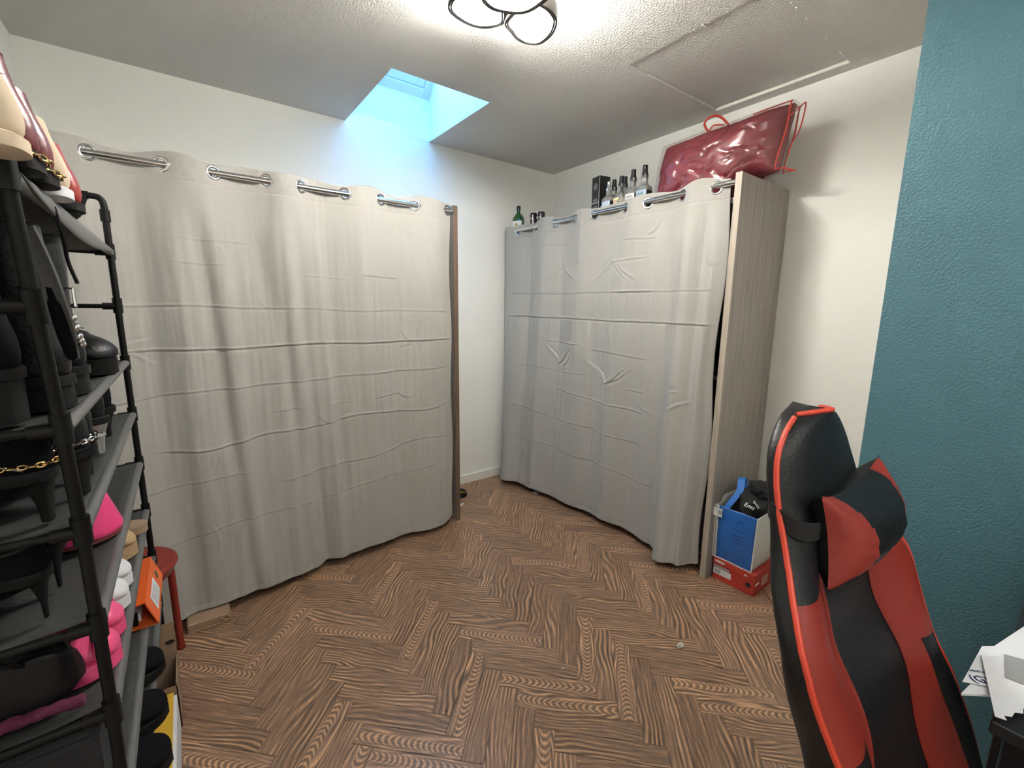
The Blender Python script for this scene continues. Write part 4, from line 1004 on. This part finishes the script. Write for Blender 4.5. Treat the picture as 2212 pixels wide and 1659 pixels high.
# near end of shelf .85: stilettos
T5 = .861
for x, y, a, lab in ((-.20, .935, 172, 'black suede stiletto pump, nearer of the pair on the fourth shelf'), (-.20, 1.03, 168, 'black suede stiletto pump, farther of the pair on the fourth shelf')):
    shoe('stiletto_pump', (x, y, T5), D(a), lab, BSUE, L=.20, width=.032, heel=.068, heelw=.006, low=True, zs=.62, cat='shoe', group='black pumps on the fourth rack shelf', blockl=.03)
pc = thing('pink_cone', (-.212, 1.235, T5-.0), 'bright pink cone-shaped tub with dark base on the fourth rack shelf', 'tub')
bm = B(); lathe(bm, [(0, .012), (.066, .012), (.068, .016), (.067, .024), (.040, .115), (.030, .140), (.027, .142), (0, .142)], 40); obj('pink_body', bm, PINK, pc, True)
bm = B(); lathe(bm, [(0, 0), (.060, 0), (.066, .004), (.064, .012), (0, .012)], 40); obj('base', bm, BURG, pc, True)
# shelf .69: sneakers, espadrille, clogs
T4 = .701
for i, (x, y, m, lab, nm) in enumerate(((-.150, 1.015, PINKL, 'pink rubber clog nearest the front post on the fifth shelf', 'clog'), (-.152, 1.110, PINKL, 'pink rubber clog behind the nearest one, beside the white trainers', 'clog'),
        (-.152, 1.208, SNK, 'white leather trainer beside the pink clogs on the fifth shelf', 'sneaker'), (-.154, 1.303, SNK, 'white leather trainer next to the tan espadrille', 'sneaker'))):
    r_ = shoe(nm, (x-.258, y, T4), D(-2), lab, m, L=.262, width=.043, low=True, cat='shoe', sole=.024, solem=m, group=('pink clogs' if nm == 'clog' else 'white trainers')+' on the fifth rack shelf', laces=(SNK if nm == 'sneaker' else None))
    if nm == 'clog':
        for q in (.17, .205, .238):
            bm = B(); tube(bm, [(q, .038*math.cos(t), .045+.034*math.sin(t)*(1-(q-.17)*3)) for t in [PI*s_/10 for s_ in range(11)]], .006, 8); obj('ridge', bm, PINKL, r_, True)
r_ = shoe('espadrille', (-.395, 1.45, T4), 0, 'tan rope-soled espadrille on the fifth shelf before the brown sandal', TAN, L=.245, width=.040, low=True, cat='shoe', sole=.030, solem=TAN)
r_ = thing('strappy_sandal', (-.385, 1.60, T4), 'brown-soled sandal with black strap at the far end of the fifth shelf', 'sandal')
bm = B(); rs = []
sp = smooth_path([(x, y, 0) for x, y in [(0, 0), (.004, .02), (.03, .03), (.10, .028), (.17, .038), (.22, .035), (.245, .018), (.25, 0)]], 3); lp_ = sp+[Vector((p.x, -p.y, 0)) for p in sp[-2:0:-1]]
for dz in (.0, .016, .022): rs.append([Vector((p.x, p.y, dz+.035*(1-sstep(.05, .17, p.x)))) for p in lp_])
rings(bm, rs); obj('sole', bm, CARD, r_, True, angle=50)
bm = B(); tube(bm, [(.19, .038*math.cos(t), .030+.035*math.sin(t)) for t in [PI*s_/10 for s_ in range(11)]], .008, 8); obj('strap', bm, BLEA, r_, True)
bm = B(); tube(bm, [(.05, .034*math.cos(t), .06+.05*math.sin(t)) for t in [PI*s_/10 for s_ in range(11)]], .005, 8); obj('strap', bm, BLEA, r_, True)
bm = B(); tube(bm, [(.05+.01*a, -.036, .10+.009*b_) for a, b_ in ((-1, -1), (1, -1), (1, 1), (-1, 1))], .0015, 6, loop=True); obj('buckle', bm, SILV, r_, True)
# near end dark storage boxes
bx = thing('felt_storage_box', (-.30, 1.0, .535), 'black felt storage box on the sixth shelf, behind the near rack post', 'box')
bm = B(); box(bm, -.415, -.175, .905, 1.20, .537, .645, .008); obj('felt_body', bm, BOXK, bx, world=True)
bm = B(); box(bm, -.418, -.172, .902, 1.203, .6455, .662, .006); obj('lid', bm, BOXK, bx, world=True)
fu = thing('furry_scarf', (-.30, .92, .70), 'dark pink furry strip lying along the near edge of the fifth rack shelf', 'scarf')
bm = B(); P = smooth_path([(-.42, .915, .715), (-.36, .918, .712), (-.30, .912, .716), (-.24, .916, .712), (-.185, .912, .714)], 8)
rr = tube(bm, P, [.009+.003*noise.noise(Vector((i*.7, 0, 0))) for i in range(len(P))], 14)
for v in bm.verts: v.co += Vector([noise.noise(v.co*120+Vector((q*7, 0, 0)))*.004 for q in range(3)])
obj('fur', bm, MAG, fu, True, world=True)
bg_ = thing('black_handbag', (-.31, 1.16+.0, .861), 'x', 'bag') if False else None
bx = thing('felt_storage_box', (-.30, 1.2, .37), 'lower black felt storage box on the bottom rack shelf', 'box')
bm = B(); box(bm, -.415, -.20, .90, 1.035, .371, .475, .008); obj('felt_body', bm, BOXK, bx, world=True)
hbq = thing('black_bag', (-.295, .940, T4), 'slouchy black leather bag on the fifth shelf behind the near post', 'bag')
bm = B(); bmesh.ops.create_icosphere(bm, subdivisions=4, radius=1)
for v in bm.verts:
    n_ = noise.noise(v.co*2.2+Vector((3, 3, 3)))*.12
    v.co = Vector((math.copysign(abs(v.co.x)**.5, v.co.x)*.105, math.copysign(abs(v.co.y)**.7, v.co.y)*.024, math.copysign(abs(v.co.z)**.5, v.co.z)*.056+.062))*(1+n_)
obj('bag_body', bm, BLEA, hbq, True, angle=180)
bm = B(); tube(bm, smooth_path([(-.05, -.02, .10), (-.03, -.04, .125), (.03, -.045, .125), (.05, -.02, .10)], 6), .004, 8); obj('handle', bm, BLEA, hbq, True)
# bottom shelf black shoes
T2 = .371
for i, (ty, lab, lc) in enumerate(((1.10, 'black trainer nearest the front post on the bottom rack shelf', BLEA), (1.235, 'black trainer behind the nearest one on the bottom rack shelf', BLEA), (1.40, 'black trainer with silver lace end under the orange binder', SILV))):
    shoe('sneaker', (-.378, ty, T2), D(-4+3*i), lab, BSUE, L=.275-.01*i, width=.048, low=True, cat='shoe', sole=.022, solem=BRUB, group='black trainers on the bottom rack shelf', laces=lc)

# ------------------------------------------------------------------ orange binder
ob = thing('ring_binder', (-.23, 1.485, .537), 'orange lever-arch binder lying on the rack with its spine outward, above black trainers', 'binder')
YA0, YA1 = 1.355, 1.615
def wedge(pr, y0, y1, m, name):
    bm = B(); slab(bm, pr, 'y', y0, y1); return obj(name, bm, m, ob, world=True)
s0 = Vector((-.118, .537)); s1 = Vector((-.140, .606)); d_ = Vector((-.115-.1, -.012))
th = .003
wedge([(s0.x, s0.y), (s1.x, s1.y), (s1.x-th, s1.y-.001), (s0.x-th, s0.y+.001)], YA0, YA1, ORANGE, 'spine')
wedge([(s1.x, s1.y), (s1.x-.215, s1.y-.030), (s1.x-.215, s1.y-.033), (s1.x-.001, s1.y-th)], YA0, YA1, ORANGE, 'front_cover')
wedge([(s0.x-.001, s0.y), (s0.x-.24, s0.y+.002), (s0.x-.24, s0.y+.005), (s0.x-.001, s0.y+th)], YA0, YA1, ORANGE, 'back_cover')
bm = B(); box(bm, -.36, -.155, YA0+.03, YA1-.01, .542, .562); obj('paper_stack', bm, PAPER, ob, world=True)
bm = B(); box(bm, -.31, -.160, YA0+.012, YA0+.028, .542, .570); obj('dark_mechanism', bm, BLACK, ob, world=True)
sn = Vector((.069, 0, .022)).normalized(); sc_ = Vector((-.129, 1.485, .5715))
sr = Matrix((Vector((0, 1, 0)), Vector((-.022, 0, .069)).normalized(), sn)).transposed().to_4x4()
def on_spine(bm, name, m, y, v_): 
    T_ = Matrix.Translation(Vector((sc_.x, y, sc_.z))+Vector((-.022, 0, .069)).normalized()*v_+sn*.0006) @ sr
    bmesh.ops.transform(bm, matrix=T_, verts=bm.verts[:]); return obj(name, bm, m, ob, world=True)
bm = B(); lathe(bm, [(0, 0), (.011, 0), (.011, .0006), (0, .0006)], 24); on_spine(bm, 'finger_hole', BPRINT, 1.56, .0)
bm = B(); rs = []
for k in range(24):
    a = 2*PI*k/24; rs.append([Vector(((.0115+.0016*math.cos(q))*math.cos(a), (.0115+.0016*math.cos(q))*math.sin(a), .0016*math.sin(q))) for q in (0, PI/2, PI, 3*PI/2)])
rings(bm, rs, loop=True); on_spine(bm, 'metal_ring', GOLD, 1.56, .0)
bm = B(); box(bm, -.055, .055, -.021, .021, 0, .0007); on_spine(bm, 'spine_label', PAPER, 1.46, -.004)
for k in range(7):
    bm = B(); box(bm, -.045, .045-.01*(k % 3), .013-.005*k, .0145-.005*k, .0008, .0011); on_spine(bm, 'label_line', GPRINT, 1.46, -.004)
for k in range(2):
    bm = B(); y = 1.44+.075*k; box(bm, -.205, -.165, y, y+.006, .5985, .6035); 
    bmesh.ops.transform(bm, matrix=Matrix.Translation((0, 0, .0)) , verts=bm.verts[:]); obj('cover_slot', bm, BPRINT, ob, world=True)

# ------------------------------------------------------------------ stool, carton, yellow file, papers
st = thing('stool', (-.245, 1.985, 0), 'round red plastic stool between the rack and the left curtain', 'stool')
bm = B(); lathe(bm, [(0, .392), (.13, .392), (.148, .396), (.152, .404), (.150, .412), (.142, .418), (.120, .416), (.0, .414)], 40); obj('seat', bm, REDP, st, True)
bm = B(); lathe(bm, [(.125, .370), (.135, .370), (.148, .398), (.138, .398)], 40); obj('seat_rim', bm, REDP, st, True)
for a in (17, 107, 197, 287):
    ca, sa = math.cos(D(a)), math.sin(D(a)); bm = B()
    tube(bm, smooth_path([(.10*ca, .10*sa, .388), (.122*ca, .122*sa, .375), (.128*ca, .128*sa, .33), (.1285*ca, .1285*sa, .18), (.130*ca, .130*sa, .002)], 4), .0125, 12); obj('leg', bm, REDP, st, True)
    bm = B(); tube(bm, [(.13*ca, .13*sa, .0008), (.13*ca, .13*sa, .014)], .0145, 12); obj('foot_cap', bm, REDP, st, True)
cx = thing('open_carton', (-.27, 1.69, 0), 'open brown cardboard box with raised flap and hand hole behind the yellow file', 'box')
bx0, bx1, by0, by1, bz = -.40, -.118, 1.605, 1.752, .165
for nm, a in (('side_wall', (bx1-.003, bx1, by0, by1, .0006, bz)), ('side_wall', (bx0, bx0+.003, by0, by1, .0006, bz)), ('side_wall', (bx0, bx1, by0, by0+.003, .0006, bz-.01)), ('side_wall', (bx0, bx1, by1-.003, by1, .0006, bz)), ('bottom', (bx0, bx1, by0, by1, .0006, .004))):
    bm = B(); box(bm, *a); obj(nm, bm, CARDD if nm == 'bottom' else CARD, cx, world=True)
bm = B(); box(bm, bx0+.005, bx1, by1-.003, by1+.001, bz, bz+.125); obj('flap', bm, CARD, cx, world=True)
bm = B(); lathe(bm, [(0, 0), (.014, 0), (.014, .0006), (0, .0006)], 20, sx=1, sy=.5); bmesh.ops.transform(bm, matrix=Matrix.Translation((-.132, by1-.004, bz+.055)) @ Matrix.Rotation(PI/2, 4, 'X'), verts=bm.verts[:]); obj('hand_hole', bm, BPRINT, cx, world=True)
bm = B(); box(bm, bx0+.02, bx1-.012, by0+.012, by1-.012, .005, .07); 
yf = thing('yellow_file', (-.26, 1.43, 0), 'yellow card document file on white papers, on the floor before the open carton', 'file')
bm = B(); box(bm, -.40, -.121, 1.20, 1.595, .0006, .132, .001); obj('paper_stack', bm, PAPER, yf, world=True)
bm = B(); box(bm, -.40, -.129, 1.20, 1.60, .1325, .140, .001); obj('yellow_cover', bm, YEL, yf, world=True)
bm = B(); box(bm, -.20, -.123, 1.20, 1.585, .1322, .1345); obj('loose_sheet', bm, PAPER, yf, world=True)
bm = B(); box(bm, -.21, -.085, 1.05, 1.185, .0006, .030, .001); o = obj('paper_pad', bm, PAPER); tag(o, 'small white paper pad on the floor at the near rack foot', 'paper')

# ------------------------------------------------------------------ small things on the floor
bm = B(); bmesh.ops.create_icosphere(bm, subdivisions=3, radius=1)
for v in bm.verts: v.co = Vector((v.co.x*.017, v.co.y*.011, v.co.z*.006))*(1+.6*noise.noise(v.co*2.5))+Vector((0, 0, .006))
o = obj('paper_scrap', bm, mat('scrap', (.66, .62, .50), .8, var=.5, vscale=120), None, False, loc=(1.509, .841, .0015)); tag(o, 'crumpled off-white paper scrap alone on the herringbone floor', 'scrap')
for i, (x, y, lab) in enumerate(((1.045, 1.045, 'tiny white speck on the floor left of the paper scrap'), (.60, 1.15, 'tiny dark crumb on the floor, centre foreground'))):
    bm = B(); bmesh.ops.create_icosphere(bm, subdivisions=2, radius=1)
    for v in bm.verts: v.co = Vector((v.co.x*.0035, v.co.y*.0028, v.co.z*.0015))*(1+.5*noise.noise(v.co*3))
    o = obj('crumb', bm, [PAPER, BPRINT][i], None, False, loc=(x, y, .0018)); tag(o, lab, 'crumb')
r_ = shoe('slip_on_shoe', (1.38, 2.70, .001), D(-28), 'black shoe with yellow trim peeping past the left wardrobe side panel', BLEA, L=.20, width=.036, low=True, cat='shoe', solem=BRUB)
bm = B(); tube(bm, [(.10, -.030, .052), (.16, -.034, .045), (.19, -.022, .038)], .0025, 6); obj('yellow_trim', bm, YEL, r_, True)
bm = B(); box(bm, -.065, .075, -.005, .005, 0, .010, .001); o = obj('white_bar', bm, PAPER, None, False, loc=(1.395, 2.47, .0012), rot=(0, 0, D(22))); tag(o, 'short white bar on the floor beside the left wardrobe panel', 'bar')
bm = B(); box(bm, -.03, .03, -.02, .02, 0, .006); o = obj('paper_slip', bm, PAPER, None, loc=(2.02, 2.36, .001), rot=(0, 0, .3)); tag(o, 'small white slip under the far part of the right curtain', 'paper')

# ------------------------------------------------------------------ gaming chair
XC = .857
ch = thing('gaming_chair', (XC, -.05, 0), 'black and red high-backed gaming chair facing the desk, seen from its side', 'chair')
FY = [(.40, -.03), (.48, -.015), (.57, .015), (.66, .050), (.75, .088), (.80, .109), (.85, .130), (.91, .148), (.956, .186), (1.026, .222), (1.075, .238), (1.127, .252), (1.165, .258), (1.20, .262)]
HW = [(.40, .20), (.46, .245), (.52, .262), (.60, .268), (.68, .262), (.745, .232), (.79, .238), (.84, .248), (.89, .252), (.925, .240), (.955, .205), (1.0, .172), (1.06, .156), (1.11, .143), (1.14, .122), (1.165, .092), (1.180, .062), (1.188, .035), (1.192, .0)]
def lin(T_, x):
    if x <= T_[0][0]: return T_[0][1]
    for (a, b_), (c, d) in zip(T_, T_[1:]):
        if x <= c: return b_+(d-b_)*(x-a)/(c-a)
    return T_[-1][1]
def hwid(z): return (lin(HW, z-.02)+lin(HW, z)+lin(HW, z+.02))/3 if z < 1.12 else lin(HW, z)
def cfront(u, z):   # u in -1..1 across; returns world point on front surface
    w_ = hwid(z); x = XC+u*w_
    y = (lin(FY, z-.03)+lin(FY, z-.01)+lin(FY, z+.01)+lin(FY, z+.03))/4
    y += (.030+.030*sstep(.80, .60, z)+.02*math.exp(-((z-.86)/.08)**2))*(1-sstep(.35, .92, abs(u)))*sstep(1.02, .93, z)
    y -= .012*(1-u*u)*sstep(.98, 1.04, z)
    y += .022*abs(u)**8
    return Vector((x, y, z))
def thick(z): return .026+.024*sstep(1.06, .93, z)+.028*sstep(.93, .75, z)
ZB = [.40+(1.190-.40)*i/72 for i in range(73)]
ZB[-1] = 1.1915
def ucols(z):
    w_ = hwid(z); i_ = min(.098+.02*sstep(.9, .5, z), w_*.62); o_ = min(i_+.055+.02*sstep(.80, .6, z), w_*.90)
    c = [i_*k/5 for k in range(5)]+[lerp(i_, o_, k/5) for k in range(5)]+[lerp(o_, w_, k/6) for k in range(7)]
    c = [q/w_ if w_ > 1e-6 else k/16 for k, q in enumerate(c)]
    return [-q for q in c[:0:-1]]+c
def region(j, z):
    k = abs(j-15.5)
    if z > .953: return 0
    if k > 10: return 1 if z > .772 else 0
    if k > 5: return 1
    return 0
bmB, bmR = B(), B(); cache = ({}, {})
for i in range(72):
    for j in range(32):
        zc = (ZB[i]+ZB[i+1])/2; k = region(j, zc); bm = (bmB, bmR)[k]; C_ = cache[k]
        q = []
        for a, b_ in ((i, j), (i, j+1), (i+1, j+1), (i+1, j)):
            if (a, b_) not in C_: C_[(a, b_)] = bm.verts.new(cfront(ucols(ZB[a])[b_], ZB[a]))
            q.append(C_[(a, b_)])
        bm.faces.new(q)
obj('front_upholstery', bmB, CBLK, ch, True, world=True, angle=180)
obj('red_insert', bmR, CRED, ch, True, world=True, angle=180)['label'] = 'red leather inserts'
# rear shell: wraps from left edge round the back to the right edge
bm = B(); G = []
for z in ZB:
    row = []; l = cfront(-1, z); r_ = cfront(1, z); T_ = thick(z); hw = (r_.x-l.x)/2
    for k in range(33):
        a = PI*k/32
        x = -math.cos(a); y = math.sin(a)
        xx = math.copysign(abs(x)**.45, x)*hw*(1+.02*math.sin(a)); yy = (abs(y)**.55)*T_
        base = l.y
        row.append(bm.verts.new((XC+xx, base+yy, z+.003*math.sin(a)*sstep(1.05, 1.19, z))))
    G.append(row)
for a, b_ in zip(G, G[1:]):
    for k in range(32): bm.faces.new((a[k], a[k+1], b_[k+1], b_[k]))
bm.faces.new(G[-1]); bm.faces.new(G[0][::-1])
obj('back_shell', bm, CBLK, ch, True, world=True, angle=75)
# piping
for s_ in (-1, 1):
    bm = B(); P = [cfront(s_, z)+Vector((s_*.001, -.001, 0)) for z in [.40+.01*k for k in range(79)]]
    tube(bm, P, .0042, 8); obj('piping', bm, CREPI, ch, True, world=True)['label'] = 'bright red edge piping'
bm = B(); P = [cfront(u, z)+Vector((0, 0, .0)) for u, z in [(-1, 1.183), (-.9, 1.187), (-.5, 1.1905), (0, 1.1915), (.5, 1.1905), (.9, 1.187), (1, 1.183)]]
tube(bm, smooth_path(P, 4), .0042, 8); obj('piping', bm, CREPI, ch, True, world=True)
for s_ in (-1, 1):   # seams along the centre panel
    bm = B(); P = []
    for k in range(50):
        z = .42+.0109*k; x = .100+.02*sstep(.9, .5, z); P.append(cfront(s_*x/hwid(z), z)+Vector((0, -.001, 0)))
    tube(bm, P, .003, 6); obj('panel_seam', bm, CRED, ch, True, world=True)
# strap round the head
bm = B(); z0 = 1.06; rs = []
for k in range(49):
    a = 2*PI*k/48; ca, sa = math.cos(a), math.sin(a)
    x = math.copysign(abs(ca)**.5, ca)*(.162); y = .243+math.copysign(abs(sa)**.6, sa)*.040
    z = 1.025+.03*sstep(-.16, .16, x)*0+(.02*(x/.16)*-1*0)-.02*sa*0+.03*((y-.20)/.08)
    rs.append((x, y, z))
rr = []
for x, y, z in rs[:-1]: rr.append([Vector((XC+x, y, z-.014)), Vector((XC+x, y, z+.014)), Vector((XC+x*.975, (y-.243)*.95+.243, z+.014)), Vector((XC+x*.975, (y-.243)*.95+.243, z-.014))])
rings(bm, rr, loop=True); obj('head_strap', bm, CWEB, ch, True, world=True)
# headrest pillow
pr = bpy.data.objects.new('headrest_pillow', None); 
def pillow_pt(u, v, side):
    pu = u*(1-.10*(1-v*v)*abs(u)**2); pv = v*(1-.12*(1-abs(u)**2)*0)
    hgt = .052+.020*abs(u)**3
    th = max(0, (1-abs(u)**3.2))**.55*max(0, (1-abs(v)**2.6))**.6*.052
    th *= 1+.05*noise.noise(Vector((u*5, v*5, side)))
    return Vector((XC+.003+pu*.138, .196-side*th+.012*v, 1.020+v*hgt+.004*u))
parts = {0: B(), 1: B(), 2: B()}; pc_ = ({}, {}, {})
NU, NV = 40, 24
for side in (1, -1):
    for i in range(NU):
        for j in range(NV):
            uc = -1+2*(i+.5)/NU; vc = -1+2*(j+.5)/NV
            k = 1 if (abs(uc) > .55+.12*vc*vc and side == 1) else 0
            if k and uc > 0: k = 2
            bm = parts[k]; q = []
            for a, b_ in ((i, j), (i+1, j), (i+1, j+1), (i, j+1)):
                key = (side, a, b_)
                if key not in pc_[k]: pc_[k][key] = bm.verts.new(pillow_pt(-1+2*a/NU, -1+2*b_/NV, side))
                q.append(pc_[k][key])
            bm.faces.new(q)
o = obj('headrest_pillow', parts[0], CBLK, ch, True, world=True, angle=180)
o2 = obj('red_end_panel', parts[1], CRED, o, True, angle=180); o2['label'] = 'red leather end'
o2 = obj('red_end_panel', parts[2], CRED, o, True, angle=180); o2['label'] = 'red leather end'
# seat, armrest pads, base (mostly out of frame)
bm = B(); box(bm, XC-.20, XC+.20, -.50, -.02, .40, .475, .03); obj('seat', bm, CBLK, ch, True, world=True)
for s_ in (-1, 1):
    bm = B(); box(bm, XC+s_*.235-.035, XC+s_*.235+.035, -.50, -.02, .39, .505, .03); obj('side_bolster', bm, CRED if s_ > 0 else CBLK, ch, True, world=True)
bm = B(); tube(bm, [(XC, -.26, .39), (XC, -.26, .08)], .028, 16); obj('gas_lift', bm, BLACK, ch, True, world=True)
for k in range(5):
    a = 2*PI*k/5+.3; e = Vector((XC+.29*math.cos(a), -.26+.29*math.sin(a), .055)); bm = B()
    tube(bm, [(XC, -.26, .10), tuple(e+Vector((0, 0, .015)))], [.026, .016], 10); obj('base_arm', bm, BLACK, ch, True, world=True)
    bm = B(); tube(bm, [tuple(e+Vector((-.011, 0, -.027))), tuple(e+Vector((.011, 0, -.027)))], .027, 18); obj('caster', bm, BLACK, ch, True, world=True)

# ------------------------------------------------------------------ desk with papers
dk = thing('desk', (1.28, -.35, 0), 'black desk corner against the teal wall in the lower right corner', 'desk')
bm = B(); box(bm, .96, 1.595, -.85, -.005+.02, .700, .722, .002); obj('desk_top', bm, DESKM, dk, world=True)
for (x, y) in ((1.18, -.02), (1.56, -.02), (1.18, -.81), (1.56, -.81)):
    bm = B(); box(bm, x-.018, x+.018, y-.018, y+.018, .0006, .7, .002); obj('leg', bm, DESKM, dk, world=True)
bm = B(); box(bm, 1.165, 1.58, .0, .012, .25, .70, .001); obj('modesty_panel', bm, DESKM, dk, world=True)
def sheet(pts, z, m, name, th=.0012, wav=.002):
    bm = B(); A = [bm.verts.new((x, y, z+wav*math.sin(x*20+y*14))) for x, y in pts]; C_ = [bm.verts.new((v.co.x, v.co.y, v.co.z+th)) for v in A]
    bm.faces.new(A[::-1]); bm.faces.new(C_)
    for i in range(len(A)): j = (i+1) % len(A); bm.faces.new((A[i], A[j], C_[j], C_[i]))
    return obj(name, bm, m)
o = sheet([(.985, .052), (1.06, -.01), (1.28, -.09), (1.20, .02)], .7225, PAPER, 'magazine', .004, 0); tag(o, 'pale booklet lying lowest in the paper pile on the desk', 'booklet')
rt_ = thing('letter', (1.12, .0, .728), 'white letter with dark printed heading, between booklet and torn sheet', 'paper')
o = sheet([(1.015, .055), (1.16, .048), (1.30, -.05), (1.10, -.05)], .729, PAPER, 'sheet', .001, .0); o.parent = rt_; o.location = -origin(rt_)
text('lettering', '(G) IT', .022, NPRINT, rt_, (1.052, .028, .7310), (0, 0, D(-50)), world=True)
text('lettering', 'SANITAIRE', .007, NPRINT, rt_, (1.068, .040, .7310), (0, 0, D(-50)), world=True)
rt2 = thing('torn_envelope', (1.10, -.03, .733), 'torn white envelope with grey window, topmost paper on the desk', 'envelope')
P = [(.955, .012), (.960, .000), (.968, .004), (.975, -.004), (.990, -.006), (.998, -.014), (1.010, -.013), (1.03, -.026), (1.05, -.028), (1.08, -.045), (1.12, -.06), (1.30, -.12), (1.32, .0), (1.12, .045)]
o = sheet(P, .7345, PAPER, 'envelope_sheet', .0012, .001); o.parent = rt2; o.location = -origin(rt2)
o = sheet([(1.075, .012), (1.15, .020), (1.17, -.025), (1.08, -.020)], .7375, GPRINT, 'window_patch', .0006, .0); o.parent = rt2; o.location = -origin(rt2)
pcx = thing('computer_tower', (1.50, -.10, .7225), 'dark computer case standing on the desk at the right edge', 'computer')
bm = B(); box(bm, 1.40, 1.585, -.42, -.045, .7225, 1.02, .004); obj('case', bm, BLACK, pcx, world=True)
bm = B(); box(bm, 1.42, 1.565, -.045, -.042, .74, 1.0, .001); obj('rear_plate', bm, STEEL, pcx, world=True)
